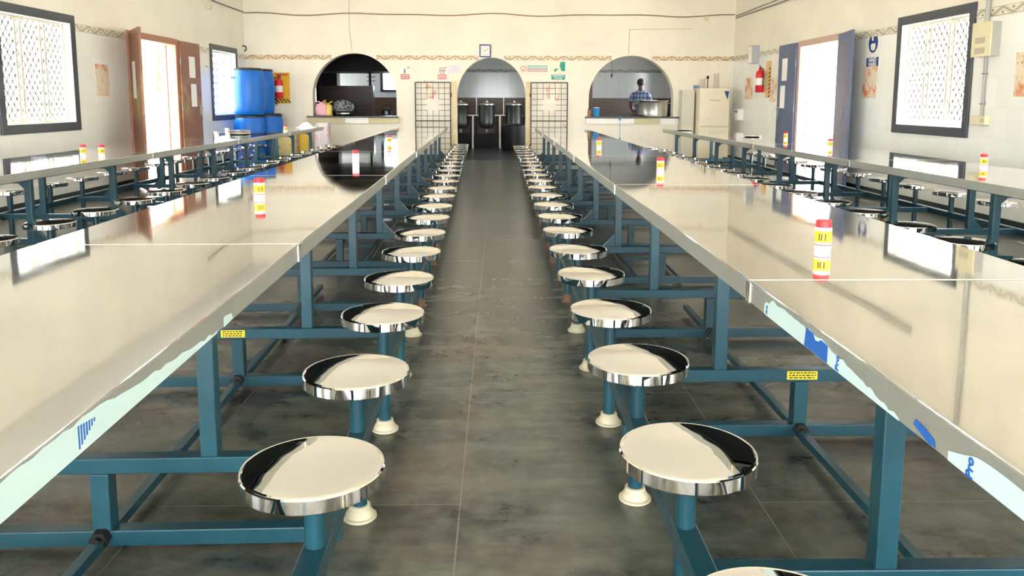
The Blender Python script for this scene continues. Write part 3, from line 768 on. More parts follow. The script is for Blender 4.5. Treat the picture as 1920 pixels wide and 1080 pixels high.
def sack(x, y, z, w_, d, h, mat, label, tie=False, name='sack', cat='sack'):
    r = empty(name, (x, y, z), 0, label, cat)
    prof = ([(.82, 0), (.97, .06), (1, .3), (.98, .62), (.86, .82), (.6, .93), (.22, .97), (.12, 1.0)] if tie else [(.86, 0), (.97, .04), (1, .3), (1, .62), (.97, .85), (.92, .95), (.8, .985), (0, .97)])
    o = MB().lathe([(a, b*h) for a, b in prof], seg=24, sx=w_/2, sy=d/2).build('bag_body', mat, r, smooth=60)
    for v in o.data.vertices:
        if not tie:      # filled sacks are squarer than bags
            a_ = math.atan2(v.co.y/d, v.co.x/w_); q_ = 1/max(abs(math.cos(a_)), abs(math.sin(a_)))**.7; v.co.x *= q_*.88; v.co.y *= q_*.88
        n_ = 1+.05*math.sin(v.co.z*31+v.co.x*17)+.04*math.sin(v.co.y*23+v.co.x*41)
        v.co.x *= n_; v.co.y *= n_
    if tie:
        MB().tube([(0, 0, h*.97), (-.05, 0, h*1.1), (-.1, 0, h*1.06)], .012, 8).tube([(0, 0, h*.97), (.06, 0, h*1.12), (.1, 0, h*1.2)], .012, 8).build('knotted_handles', mat, r)
    return r
sack(-4.62, 14.55, 0, .50, .4, .52, M_sack('blue_printed_sack', (60, 90, 170), (220, 226, 240), 9, .56), 'blue and white printed sack on the floor in front of the drums')
sack(-4.18, 15.7, 0, .42, .36, .64, M_sack('cream_printed_sack', (236, 220, 150), (196, 120, 60), 6, .58), 'cream printed sack standing second from the serving counter')
sack(-3.86, 15.9, 0, .27, .34, .68, M_sack('yellow_printed_sack', (226, 190, 70), (70, 150, 130), 5, .6), 'narrow yellow and green sack beside the white one')
sack(-3.52, 16.0, 0, .36, .3, .80, M_sack('white_pink_sack', (246, 238, 240), (240, 200, 214), 4, .52), 'tall white and pink sack leaning below the left serving hatch')
# ------------------------------------------------------------------ serving hatches
def hatch(name, x0, x1, aw, lab, tiles):
    r = empty(name, ((x0+x1)/2, YB, .88), 0, lab, 'counter')
    w_ = (x1-x0)/2
    MB().box(-w_, w_, -.12, -.0005, 0, .035).box(aw[0]-(x0+x1)/2, aw[1]-(x0+x1)/2, -.0005, .34, .0005, .035).build('counter_slab', GRAN, r, bevel=.006)
    for a, b, m in tiles: MB().box(a-(x0+x1)/2, b-(x0+x1)/2, -.09, -.0005, -.115, 0).build('edge_tile', m, r)
    return r
hatch('serving_counter', -3.95, -2.07, (-3.834, -2.106), 'black stone serving counter with beige and white edge tiles at the left arch', [(-3.94, -3.17, BEIGET), (-3.165, -2.68, WHITET), (-2.675, -2.06, BEIGET)])
hatch('serving_counter', 1.81, 3.77, (1.891, 3.659), 'dark stone serving counter at the right arch with the big pot', [(1.83, 2.84, WHITET), (2.845, 3.38, BEIGET), (3.385, 3.76, WHITET)])
CZ = .915
PINK = simple('pink_plastic_bag', (248, 190, 204), .4, 0, .06); YELB = simple('yellow_filled_bag', (244, 214, 110), .45, 0, .15, 16)
sack(-3.675, YB+.03, CZ, .25, .2, .27, PINK, 'knotted pink plastic bag on the left serving counter', True, 'plastic_bag', 'bag')
sack(-3.55, YB+.09, CZ, .20, .16, .25, YELB, 'knotted yellow bag beside the pink one on the left counter', True, 'plastic_bag', 'bag')
bk = empty('colander', (-3.27, YB+.24, CZ), 0, 'steel colander leaning behind the dark pots on the left counter', 'colander')
MB().lathe([(.235, -.03), (.225, 0), (.16, .06), (0, .09)], seg=32, M=T(0, 0, .17) @ Matrix.Diagonal((1, 1, .68, 1)) @ Matrix.Rotation(math.radians(100), 4, 'X')).build('colander_bowl', M_sack('perforated_steel', (150, 160, 164), (50, 56, 60), 30, .5), bk, smooth=40)
dp = empty('dark_pot', (-3.20, YB+.06, CZ), 0, 'dark cooking pot with steel bands beside the yellow bag', 'pot')
MB().lathe([(.15, 0), (.165, .02), (.17, .10), (.16, .13)], seg=32).build('pot_body', SOOT, dp, smooth=40)
MB().lathe([(.172, .045), (.172, .06)], seg=32).lathe([(.172, .105), (.176, .125)], seg=32).build('steel_band', ALU, dp, smooth=40)
MB().tube([(.14, 0, .12), (.19, 0, .17), (.18, 0, .24)], .008).build('pot_handle', ALU, dp)
pt = empty('aluminium_pot', (3.235, YB+.08, CZ), 0, 'big wide aluminium cooking pot on the right serving counter', 'pot')
MB().lathe([(.27, 0), (.305, .025), (.312, .08), (.312, .29), (.318, .30), (.345, .335), (.345, .34), (.33, .336), (.300, .3), (.298, .03), (0, .02)], seg=56).build('pot_body', ALU, pt, smooth=35)
for s in (-1, 1): MB().tube([(s*.31, -.06, .27), (s*.36, -.04, .28), (s*.36, .04, .28), (s*.31, .06, .27)], .008).build('pot_handle', ALU, pt)
mg = empty('plastic_mug', (2.05, YB-.02, CZ), 0, 'blue plastic mug at the left end of the right counter', 'mug')
MB().lathe([(.052, 0), (.06, .01), (.066, .17), (.068, .175), (.062, .17), (.05, .01), (0, .01)], seg=28).build('mug_body', simple('sky_blue_plastic', (36, 146, 206), .4), mg, smooth=40)
MB().tube([(-.06, 0, .15), (-.11, 0, .14), (-.11, 0, .05), (-.06, 0, .03)], .009).build('mug_handle', simple('dark_blue_plastic', (30, 80, 150), .4), mg)
MB().lathe([(.062, .16), (.062, .19), (0, .195)], seg=24).build('pink_contents', PINK, mg, smooth=40)
jb = empty('brown_jar', (1.90, YB-.02, CZ), 0, 'slim brown jar left of the blue mug on the counter', 'jar')
MB().lathe([(.03, 0), (.032, .12), (.02, .14)], seg=18).build('jar_body', simple('amber_plastic', (168, 124, 60), .3), jb, smooth=40)
MB().lathe([(.022, .14), (.022, .165), (0, .166)], seg=18).build('jar_lid', BLKP, jb, smooth=40)
hz = empty('tap_hose', (2.53, YB-.135, .40), 0, 'thin pale blue hose hanging down from the right counter', 'hose')
MB().tube([(0, 0, .5), (0, .0, .3), (.005, 0, .08)], .008).build('hose_pipe', simple('pale_blue_hose', (170, 206, 224), .5), hz)
MB().cyl((0, 0, .44), (0, 0, .54), .02, 12, .008).cyl((.005, 0, .0), (.005, 0, .08), .014, 12).build('hose_nozzle', simple('bright_blue_plastic', (40, 120, 210), .4), hz)
# ------------------------------------------------------------------ kitchen contents
lw = MB().box(-4.45, -3.12, 20.0, 20.25, 0, 1.6); tag(lw.build('kitchen_half_wall', BROWNT), 'brown tiled half wall behind the left serving hatch', 'wall')
cb = empty('tall_cupboard', (-4.55, 21.5, 0), 0, 'dark tall cupboard behind the brown half wall', 'cupboard')
MB().box(-.28, .28, -.2, .2, 0, 2.15).build('cupboard_body', SOOT, cb)
for s in (-1, 1): MB().box(s*.14-.13, s*.14+.13, -.215, -.2, .05, 2.1).build('cupboard_door', SOOT, cb, bevel=.005)
hd = empty('exhaust_hood', (-3.2, 20.6, 1.95), 0, 'dark exhaust hood above the left kitchen', 'hood')
MB().box(-1.5, 1.35, -.7, .7, .12, .7).build('hood_body', SOOT, hd); MB().box(-1.55, 1.4, -.75, .75, .0, .12).build('hood_rim', SOOT, hd)
kp = MB().cyl((-3.18, 19.95, 1.6), (-3.18, 19.95, 2.0), .03, 10)
for z in (1.72, 1.82, 1.92): kp.box(-3.26, -3.05, 19.93, 19.97, z-.008, z+.008)
tag(kp.build('gas_pipe', SOOT), 'black vertical gas pipe with branches over the brown half wall', 'pipe')
ct = empty('cooking_platform', (-3.3, 18.9, 0), 0, 'dark stone cooking platform inside the left hatch', 'platform')
MB().box(-1.7, 1.5, -.45, .45, .8, .86).build('platform_top', GRAN, ct); MB().box(-1.6, 1.4, -.4, .4, 0, .8).build('platform_base', BROWNT, ct)
kt = empty('kettle', (-2.62, 18.8, .86), 0, 'dark round kettle on the platform inside the left hatch', 'kettle')
MB().lathe([(.09, 0), (.13, .05), (.12, .13), (.06, .18), (0, .19)], seg=24).build('kettle_body', DKSTEEL, kt, smooth=40)
MB().tube([(-.1, 0, .14), (-.08, 0, .27), (.08, 0, .27), (.1, 0, .14)], .008).build('kettle_handle', BLKP, kt)
def cooker(x, lab):
    r = empty('steam_cooker', (x, 21.0, 0), 0, lab, 'cooker', 'steel steam cookers in the kitchen doorway')
    MB().lathe([(.05, .50), (.17, .54), (.205, .60), (.215, .68), (.215, 1.10), (.225, 1.115), (.215, 1.13)], seg=36).build('cooker_vessel', DKSTEEL, r, smooth=40)
    MB().lathe([(.222, 1.13), (.222, 1.15), (.16, 1.19), (.03, 1.21), (.03, 1.235), (0, 1.24)], seg=36).build('cooker_lid', ALU, r, smooth=40)
    MB().lathe([(.03, .40), (.03, .5)], seg=12).ball((0, -.03, .44), .03).build('drain_valve', ALU, r, smooth=40)
    for s in (-1, 1): MB().box(s*.27-.03, s*.27+.03, -.04, .04, .38, .86).build('cooker_stand', SOOT, r)
    for s in (-1, 1): MB().cyl((s*.2, 0, .84), (s*.27, 0, .84), .02, 10).build('tilt_pivot', ALU, r)
    return r
for x, lab in ((-.98, 'left steam cooker, half hidden by the kitchen doorway'), (-.30, 'middle steam cooker in the kitchen doorway'), (.42, 'right steam cooker in the kitchen doorway')): cooker(x, lab)
for i, (x, lab) in enumerate(((-.665, 'white vertical pipe between the left and middle steam cookers'), (.045, 'white vertical pipe between the middle and right steam cookers'))):
    o = MB().cyl((x, 20.85, .0), (x, 20.85, .85), .024, 12).cyl((x-.14, 20.85, .86), (x+.14, 20.85, .86), .016, 10).cyl((x+.1, 20.85, .86), (x+.1, 20.85, 1.33), .012, 8).build('steam_pipe', WHITE, smooth=40); tag(o, lab, 'pipe', 'white pipes between the steam cookers')
o = MB().box(-1.3, .76, 20.95, 21.35, 0, .38).build('cooker_plinth', SOOT); tag(o, 'black sooty plinth under the three steam cookers', 'plinth')
dd = MB().lathe([(.30, 0), (.33, .3), (.32, .62), (.29, .64), (.28, .6), (0, .58)], seg=36).build('waste_bin', BLKP, smooth=40); dd.location = (.42, 20.35, 0); tag(dd, 'black bin standing below the right steam cooker', 'bin')
o = MB().tube([(.66, 20.3, .62), (.74, 20.3, .56), (.76, 20.3, .3), (.76, 20.3, .02)], .014).build('white_hose', WHITE, smooth=40); tag(o, 'white hose dropping beside the black bin', 'hose')
o = MB().lathe([(.14, 0), (.17, .06), (.18, .07), (.15, .02), (0, .015)], seg=24).build('green_basin', simple('green_plastic', (20, 130, 80), .4), smooth=40); o.location = (.86, 19.9, 0); tag(o, 'green plastic basin on the kitchen floor at right', 'basin')
cp = empty('kitchen_cupboard', (2.2, 19.0, 0), 0, 'brown wooden cupboard just inside the right hatch at left', 'cupboard')
MB().box(-.28, .02, -.25, .25, 0, 2.1).build('cupboard_body', simple('brown_wood', (110, 84, 72), .5, 0, .2, 6), cp); 
for z in (.3, 1.0, 1.7): MB().box(-.25, -.01, -.262, -.25, z-.25, z+.25).build('cupboard_door', simple('dark_brown_wood', (92, 66, 58), .5), cp)
lp = empty('hanging_bulb', (2.85, 20.0, 1.86), 0, 'bare lamp holder hanging on a wire inside the right hatch', 'lamp')
MB().cyl((0, 0, .05), (0, 0, ZC-1.86), .005, 6).build('wire', BLKP, lp); MB().lathe([(.012, .06), (.03, .03), (.03, 0), (.02, -.04), (0, -.05)], seg=14).build('lamp_holder', BLKP, lp, smooth=40)

# ------------------------------------------------------------------ cook seen through the right hatch
def limb(bm_pts, name, mat, parent, lvl=2):
    """bm_pts: {i: (co, radius)}, edges list -> one skinned surface"""
    pts, edges = bm_pts
    me = bpy.data.meshes.new(name); me.from_pydata([p[0] for p in pts], edges, []); me.materials.append(mat)
    o = bpy.data.objects.new(name, me); COL.objects.link(o); o.parent = parent
    sk = o.modifiers.new('skin', 'SKIN'); sk.use_smooth_shade = True
    for i, p in enumerate(pts):
        rr = p[1] if isinstance(p[1], tuple) else (p[1], p[1])
        me.skin_vertices[0].data[i].radius = rr
        me.skin_vertices[0].data[i].use_root = (i == 0)
    sb = o.modifiers.new('sub', 'SUBSURF'); sb.levels = lvl; sb.render_levels = lvl
    return o
SKIN = simple('brown_skin', (92, 60, 44), .55, 0, .05); HAIR = simple('black_hair', (14, 13, 13), .6, 0, .3, 40); PLAID = M_plaid(); TROU = simple('dark_trousers', (44, 46, 54), .85)
ps = empty('person', (3.33, 18.6, 0), math.radians(-25), 'person with short dark hair in a blue plaid shirt, turned away behind the right hatch', 'person')
P = [((0, 0, .95), (.15, .11)), ((0, 0, 1.12), (.14, .10)), ((0, -.01, 1.30), (.16, .11)), ((0, -.01, 1.42), (.10, .08)), ((0, 0, 1.50), .05), ((0, .01, 1.56), (.055, .065)), ((0, .02, 1.64), (.075, .09)), ((0, .01, 1.71), (.06, .075)),
     ((.19, -.01, 1.38), .055), ((.24, .02, 1.12), .042), ((.22, .22, 1.0), .034), ((.21, .30, .985), .028),
     ((-.19, -.01, 1.38), .055), ((-.24, .02, 1.12), .042), ((-.22, .22, 1.0), .034), ((-.21, .30, .985), .028),
     ((.10, 0, .86), .085), ((.11, .01, .48), .058), ((.11, -.01, .09), .04), ((.12, .14, .035), .035),
     ((-.10, 0, .86), .085), ((-.11, .01, .48), .058), ((-.11, -.01, .09), .04), ((-.12, .14, .035), .035)]
E_ = [(0, 1), (1, 2), (2, 3), (3, 4), (4, 5), (5, 6), (6, 7), (3, 8), (8, 9), (9, 10), (10, 11), (3, 12), (12, 13), (13, 14), (14, 15), (0, 16), (16, 17), (17, 18), (18, 19), (0, 20), (20, 21), (21, 22), (22, 23)]
body = limb((P, E_), 'body', SKIN, ps)
for s in (-1, 1):
    for j in range(4):
        x = s*.21+(j-1.5)*.017; L = (.055, .064, .06, .048)[j]
        limb(([((x, .32, .985), .0085), ((x, .32+L*.6, .98), .0078), ((x, .32+L, .965), .0068)], [(0, 1), (1, 2)]), 'finger', SKIN, body, 1)
    limb(([((s*.185, .30, .985), .010), ((s*.165, .335, .975), .009), ((s*.168, .36, .965), .0075)], [(0, 1), (1, 2)]), 'thumb', SKIN, body, 1)
    MB().ball((s*.078, .02, 1.63), .02, 10, 8, (.4, .8, 1.3)).build('ear', SKIN, body, smooth=60)
    MB().ball((s*.03, .10, 1.645), .011, 10, 8).build('eye', WHITE, body, smooth=60)
    MB().ball((s*.03, .1085, 1.645), .0055, 8, 6).build('pupil', BLKP, body, smooth=60)
MB().lathe([(.004, 0), (.014, -.03), (.017, -.04), (0, -.045)], seg=10, M=T(0, .105, 1.645)).build('nose', SKIN, body, smooth=60)
MB().ball((0, .098, 1.585), .02, 12, 8, (1, .4, .35)).build('mouth', simple('lips', (120, 66, 56), .5), body, smooth=60)
hr = MB().ball((0, -.002, 1.672), .1, 24, 16, (.88, 1.0, .95))
for v in list(hr.bm.verts):
    if v.co.y > .045 and v.co.z < 1.70: v.co.y = .045
    if v.co.z < 1.60: v.co.z = 1.60
hr.build('hair', HAIR, ps, smooth=60)
SP_ = [((0, 0, .86), (.165, .125)), ((0, 0, 1.12), (.158, .118)), ((0, -.01, 1.30), (.178, .128)), ((0, -.01, 1.425), (.115, .092)), ((0, 0, 1.475), (.066, .066)),
      ((.19, -.01, 1.385), .070), ((.235, .01, 1.2), .058), ((-.19, -.01, 1.385), .070), ((-.235, .01, 1.2), .058)]
limb((SP_, [(0, 1), (1, 2), (2, 3), (3, 4), (3, 5), (5, 6), (3, 7), (7, 8)]), 'shirt', PLAID, ps)
limb(([((0, 0, .93), (.162, .12)), ((.10, 0, .84), .097), ((.11, .01, .48), .075), ((.11, 0, .12), .06), ((-.10, 0, .84), .097), ((-.11, .01, .48), .075), ((-.11, 0, .12), .06)], [(0, 1), (1, 2), (2, 3), (0, 4), (4, 5), (5, 6)]), 'trousers', TROU, ps)

# ------------------------------------------------------------------ gates of the kitchen doorway
def gate(x0, x1, mir, lab):
    r = empty('iron_gate', (x0, YB-.05, 0), 0, lab, 'gate', 'open iron gates beside the kitchen doorway')
    W_ = x1-x0; z0, z1 = .05, 1.61
    f = MB()
    for a, b in (((0, 0, z0), (0, 0, z1)), ((W_, 0, z0), (W_, 0, z1)), ((0, 0, z0), (W_, 0, z0)), ((0, 0, z1), (W_, 0, z1)), ((0, 0, .82), (W_, 0, .82))):
        f.bar(a, b, .022)
    f.build('gate_frame', GATE, r)
    g = MB(); nc = 6; cx = W_/nc; rows = [1.61-.115*i for i in range(1, 14)]
    for i, z in enumerate(rows):
        cutrow = i in (2, 3, 4, 5)
        zz = z
        if abs(z-.82) < .03: continue
        if 2 <= i <= 4: g.bar((0, 0, zz), (cx*2, 0, zz), .009); g.bar((cx*4, 0, zz), (W_, 0, zz), .009)
        else: g.bar((0, 0, zz), (W_, 0, zz), .009)
    for c in range(1, nc):
        x = c*cx
        if c in (2, 3, 4):
            g.bar((x, 0, z1), (x, 0, rows[2]), .009); g.bar((x, 0, rows[4]), (x, 0, z0), .009)
        else: g.bar((x, 0, z0), (x, 0, z1), .009)
    g.build('gate_bars', GATE, r)
    hx = W_ if mir > 0 else 0
    for z in (.3, 1.35): MB().cyl((hx+mir*.012, 0, z-.04), (hx+mir*.012, 0, z+.04), .014, 10).build('hinge', BLKP, r)
    lx_ = .03 if mir > 0 else W_-.03
    MB().bar((lx_, -.02, .70), (lx_+mir*.07, -.02, .78), .012).cyl((lx_, -.02, .7), (lx_+mir*.02, -.02, .66), .01).build('gate_latch', DKSTEEL, r)
    return r
gate(-1.71, -.985, 1, 'dark iron grid gate folded against the wall left of the kitchen doorway')
gate(.685, 1.44, -1, 'dark iron grid gate folded against the wall right of the kitchen doorway')
# ------------------------------------------------------------------ flower tile panels, signs, clock
def panel(wall, u0, u1, z0, z1, lab):
    if wall == 'back': o = MB().box(u0, u1, YB-.006, YB-.0005, z0, z1)
    elif wall == 'left': o = MB().box(XL+.0005, XL+.006, u0, u1, z0, z1)
    else: o = MB().box(XR-.006, XR-.0005, u0, u1, z0, z1)
    o = o.build('flower_tile', FLOWER); tag(o, lab, 'wall tile', 'orange flower tiles set in the walls')
panel('back', -1.53, -1.29, 1.28, 1.655, 'orange flower tile behind the left iron gate')
panel('back', 1.0, 1.26, 1.24, 1.645, 'orange flower tile behind the right iron gate')
panel('left', 10.44, 10.78, 1.28, 1.69, 'orange flower tile on the left wall between window and doorway')
panel('right', 10.27, 10.66, 1.28, 1.69, 'orange flower tile below the hand wash sign')
panel('right', 7.1, 7.5, 1.28, 1.69, 'orange flower tile at the right edge beside the switch box')
panel('right', 15.3, 15.75, 1.28, 1.69, 'orange flower tile on the right wall nearest the back corner')
panel('right', 13.98, 14.3, 1.22, 1.66, 'orange flower tile beside the right fire extinguisher')
ck = empty('wall_clock', (-.265, YB-.001, 2.255), 0, 'square white wall clock with dark blue rim above the kitchen doorway', 'clock')
MB().prism([(-.105, -.13), (.105, -.13), (.118, -.117), (.118, .117), (.105, .13), (-.105, .13), (-.118, .117), (-.118, -.117)], PY @ T(0, 0, -.03), .03).build('clock_rim', NAVY, ck, bevel=.004)
MB().box(-.094, .094, -.0325, -.030, -.105, .105).build('clock_face', WHITE, ck)
mb = MB()
for k in range(12):
    a = k*math.pi/6; mb.box(-.004, .004, -.0345, -.0325, .078, .092, M=Matrix.Rotation(a, 4, 'Y'))
mb.build('hour_marks', INK, ck)
MB().box(-.004, .004, -.0365, -.0345, -.01, .05, M=Matrix.Rotation(math.radians(-70), 4, 'Y')).box(-.003, .003, -.0375, -.0365, -.012, .075, M=Matrix.Rotation(math.radians(50), 4, 'Y')).build('clock_hands', INK, ck)
def dashes(parent, x0, x1, z, h, y, mat, name='lettering', seed=1):
    r = random.Random(seed); l = MB(); x = x0
    while x < x1-.004:
        w_ = r.uniform(.012, .034); l.box(x, min(x+w_, x1), y-.001, y, z-h/2, z+h/2); x += w_+.0045
    return l.build(name, mat, parent)
yy = YB-.0005
s1 = empty('warning_sign', (-1.925, yy, 1.80), 0, 'small sticker with grey figure over a red text bar, left of the gates', 'sign', 'red and white wall stickers')
MB().box(-.09, .09, -.002, 0, -.02, .13).build('sign_sheet', WHITE, s1); MB().box(-.088, .088, -.003, 0, -.125, -.03).build('red_bar', REDP, s1)
MB().box(-.025, .02, -.003, -.002, -.01, .07).lathe([(0, -.014), (.012, -.008), (.014, 0), (.012, .008), (0, .014)], (-.002, -.003, .085), 12, sy=.1).build('figure_symbol', simple('grey_sign_ink', (150, 160, 160), .6), s1)
MB().box(.05, .088, -.003, -.002, .10, .122).build('corner_mark', REDP, s1)
dashes(s1, -.078, .078, -.058, .022, -.003, PAPER, seed=2); dashes(s1, -.078, .078, -.098, .022, -.003, PAPER, seed=3)
s2 = empty('prohibition_sign', (-1.155, yy, 1.80), 0, 'round footwear ban symbol over a red text bar, above the left gate', 'sign', 'red and white wall stickers')
MB().box(-.09, .09, -.002, 0, -.02, .13).build('sign_sheet', WHITE, s2); MB().box(-.088, .088, -.003, 0, -.125, -.03).build('red_bar', REDP, s2)
MB().ring((0, -.002, .05), .058, .006, 'Y', 32, 6).bar((-.04, -.004, .09), (.04, -.004, .01), .006, .003).build('ban_ring', REDP, s2)
MB().ball((-.02, -.003, .05), .014, 12, 8, (.8, .2, 1.6)).ball((.02, -.003, .05), .014, 12, 8, (.8, .2, 1.6)).build('shoe_prints', INK, s2)
MB().box(.06, .09, -.003, -.002, .105, .122).build('corner_mark', REDP, s2)
dashes(s2, -.078, .078, -.052, .016, -.003, PAPER, seed=4); dashes(s2, -.078, .078, -.078, .014, -.003, PAPER, seed=5); dashes(s2, -.078, .078, -.104, .014, -.003, PAPER, seed=6)
s3 = empty('paper_notice', (-.90, yy, 1.884), 0, 'pale lilac paper notice beside the kitchen arch', 'notice')
MB().box(-.13, .13, -.002, 0, -.083, .083).build('paper_sheet', LILAC, s3)
for k in range(5): dashes(s3, -.07, .07, .05-.025*k, .006, -.002, simple('faint_print', (206, 198, 210), .7), seed=20+k)
s4 = empty('food_waste_sign', (.77, yy, 1.895), 0, 'long sticker with round symbol and teal and red text bars right of the arch', 'sign')
MB().ring((-.245, -.002, 0), .055, .005, 'Y', 30, 6).bar((-.245, -.003, -.02), (-.215, -.003, .035), .010, .003).ball((-.25, -.003, -.022), .014, 10, 6, (1, .2, 1)).build('round_symbol', REDP, s4)
MB().box(-.16, .25, -.002, 0, .006, .062).build('teal_bar', TEAL, s4); MB().box(-.16, .25, -.002, 0, -.058, -.010).build('red_bar', REDP, s4)
dashes(s4, -.15, .24, .034, .030, -.002, PAPER, seed=7); dashes(s4, -.15, .24, -.034, .026, -.002, PAPER, seed=8)
s5 = empty('drinking_water_sign', (1.25, yy, 1.86), 0, 'teal drinking water sign with head and cupped hand above the right gate', 'sign')
MB().box(-.14, .14, -.002, 0, -.07, .18).build('sign_sheet', simple('cream_sign_sheet', (246, 240, 214), .6), s5)
MB().prism([(.14, .18), (.045, .18), (.035, .12), (.02, .10), (.035, .085), (.035, .06), (.05, .05), (.055, .0), (.10, -.01), (.14, -.015)], PY @ T(0, 0, -.003), .001).build('drinking_head', TEAL, s5)
MB().prism([(-.09, .01), (-.075, .035), (-.03, .04), (.01, .045), (-.03, .01), (-.06, -.03), (-.08, -.02)], PY @ T(0, 0, -.003), .001).build('cupped_hand', TEAL, s5)
MB().box(-.145, .14, -.003, 0, -.185, -.085).build('text_plate', TEAL, s5)
text('DRINKING', .05, PAPER, s5, 'lettering', T(0, -.0035, -.112) @ FACE_BACK, .0005, bold=.0008); text('WATER', .05, PAPER, s5, 'lettering', T(0, -.0035, -.158) @ FACE_BACK, .0005, bold=.0008)
s6 = empty('hand_wash_sign', (XR-.0005, 10.42, 1.89), 0, 'blue and white hand wash sign right of the right doorway', 'sign')
MB().box(-.002, 0, -.21, .21, -.22, .22).build('sign_sheet', WHITE, s6)
MB().lathe([(.125, 0), (.125, .003)], seg=40, M=T(-.002, 0, .10) @ Matrix.Rotation(-math.pi/2, 4, 'Y')).build('round_emblem', NAVY, s6)
MB().prism([(-.07, .05), (-.06, .10), (-.02, .09), (.02, .10), (.07, .08), (.05, .02), (.0, .0), (-.05, .01)], PX @ T(0, 0, -.0065), .001).prism([(-.01, .13), (.03, .13), (.05, .19), (.02, .2), (0, .17)], PX @ T(0, 0, -.0065), .001).build('hands_symbol', WHITE, s6)
MB().box(-.003, 0, -.17, .17, -.21, -.085).build('text_plate', NAVY, s6)
text('HAND', .075, PAPER, s6, 'lettering', T(-.0035, 0, -.118) @ FACE_R, .0005, bold=.0015); text('WASH', .075, PAPER, s6, 'lettering', T(-.0035, 0, -.178) @ FACE_R, .0005, bold=.0015)
# fire extinguishers
def extinguisher(M, lab, board):
    r = empty('fire_extinguisher', (0, 0, 0), 0, lab, 'fire extinguisher', 'red fire extinguishers on the walls'); r.matrix_world = M
    MB().lathe([(.07, 0), (.078, .01), (.078, .33), (.065, .38), (.03, .405), (.026, .43)], seg=28).build('cylinder_body', RED, r, smooth=40)
    MB().lathe([(.0795, .13), (.0795, .26)], seg=28).build('instruction_label', WHITE, r, smooth=40)
    MB().box(-.02, .05, -.012, .012, .43, .455).bar((-.02, 0, .46), (.06, 0, .49), .014).build('valve_handle', BLKP, r)
    MB().tube([(-.03, -.02, .44), (-.11, -.02, .40), (-.12, -.02, .25), (-.10, -.02, .10)], .010).build('discharge_hose', BLKP, r)
    return r
eb = empty('extinguisher_board', (-4.465, YB-.001, 1.485), 0, 'yellow board with black hazard stripes behind the left fire extinguisher', 'board')
MB().box(-.165, .165, -.012, 0, -.32, .315).build('board_panel', simple('hazard_yellow', (226, 178, 40), .5, 0, .12, 12), eb)
mb = MB()
for k in range(4): mb.prism([(-.15+.075*k, -.22), (-.115+.075*k, -.22), (-.035+.075*k, -.30), (-.07+.075*k, -.30)], PY @ T(0, 0, -.014), .002)
for k in range(7): mb.prism([(-.155, .16-.07*k), (-.155, .125-.07*k), (-.10, .07-.07*k), (-.10, .105-.07*k)], PY @ T(0, 0, -.014), .002)
mb.build('hazard_stripes', BLKP, eb)
pass
dashes(eb, -.12, .13, .272, .034, -.012, REDP, seed=31)
extinguisher(T(-4.50, YB-.10, 1.27), 'red fire extinguisher on the yellow board beside the blue drums', eb)
extinguisher(T(XR-.09, 14.62, 1.40) @ Matrix.Rotation(math.pi/2, 4, 'Z'), 'red fire extinguisher on the right wall before the blue door leaf', None)
eb2 = empty('hazard_strip', (XR-.001, 14.38, 1.6), 0, 'yellow strip with black diagonal stripes beside the right fire extinguisher', 'board')
MB().box(-.008, 0, -.09, .16, -.30, .36).build('board_panel', simple('faded_orange_board', (240, 200, 130), .5, 0, .15, 9), eb2)
mb = MB()
for k in range(8): mb.prism([(-.09, -.24+.07*k), (-.09, -.27+.07*k), (.0, -.34+.07*k+.04), (.0, -.31+.07*k+.04)], PX @ T(0, 0, -.010), .002)
mb.build('hazard_stripes', BLKP, eb2)
# ------------------------------------------------------------------ wall box, conduits, cables
bx_ = empty('meter_box', (XR, 7.94, 1.845), 0, 'ivory electrical box on the right wall with two small labels', 'electrical box')
MB().box(-.09, 0, -.17, .13, -.165, .165).build('box_body', PVC, bx_); MB().box(-.105, -.09, -.175, .135, -.17, .17).build('box_cover', BEIGEP, bx_, bevel=.004)
for z in (-.01, -.11): MB().box(-.108, -.105, -.09, .07, z-.03, z+.03).build('box_label', simple('faded_sticker', (196, 184, 160), .6, 0, .25, 60), bx_)
sb_ = empty('switch_box', (XR, 7.96, 1.043), 0, 'small ivory switch box at the foot of the wall conduit', 'electrical box')
MB().box(-.05, 0, -.12, .12, -.045, .045).build('box_body', BEIGEP, sb_, bevel=.004); MB().box(-.055, -.05, -.10, -.05, -.02, .02).build('switch', WHITEPL, sb_)
cd_ = empty('conduit_pipe', (XR-.02, 7.95, 1.09), 0, 'grey conduit running down from the ivory box to the switch box', 'pipe')
MB().cyl((0, 0, 0), (0, 0, .585), .014, 12).build('pipe', PVC, cd_, smooth=40)
for z in (.12, .42): MB().box(-.018, .02, -.024, .024, z-.006, z+.006).build('pipe_clip', DKSTEEL, cd_)
o = MB().cyl((XR-.03, 7.96, 2.015), (XR-.03, 7.96, ZC-.01), .022, 12).build('conduit_pipe', PVC, smooth=40); tag(o, 'thicker conduit rising from the ivory box to the ceiling', 'pipe')
spk = empty('wall_speaker', (XR, 15.08, 2.11), 0, 'grey box speaker on the right wall near the back corner', 'speaker')
MB().box(-.14, 0, -.10, .10, -.17, .17).build('speaker_body', simple('grey_plastic', (176, 178, 184), .5), spk, bevel=.006); MB().box(-.146, -.14, -.085, .085, -.15, .15).build('speaker_front', WHITE, spk)
tb = empty('tap_box', (XR, 15.9, .98), 0, 'small white dispenser box low on the right wall in the corner', 'dispenser')
MB().box(-.12, 0, -.09, .09, -.12, .10).build('box_body', WHITE, tb, bevel=.006); MB().box(-.125, -.12, -.05, .05, .03, .07).build('blue_label', NAVY, tb)
pts_ = [(-5.17, 3.0)]
o = MB()
P_ = []
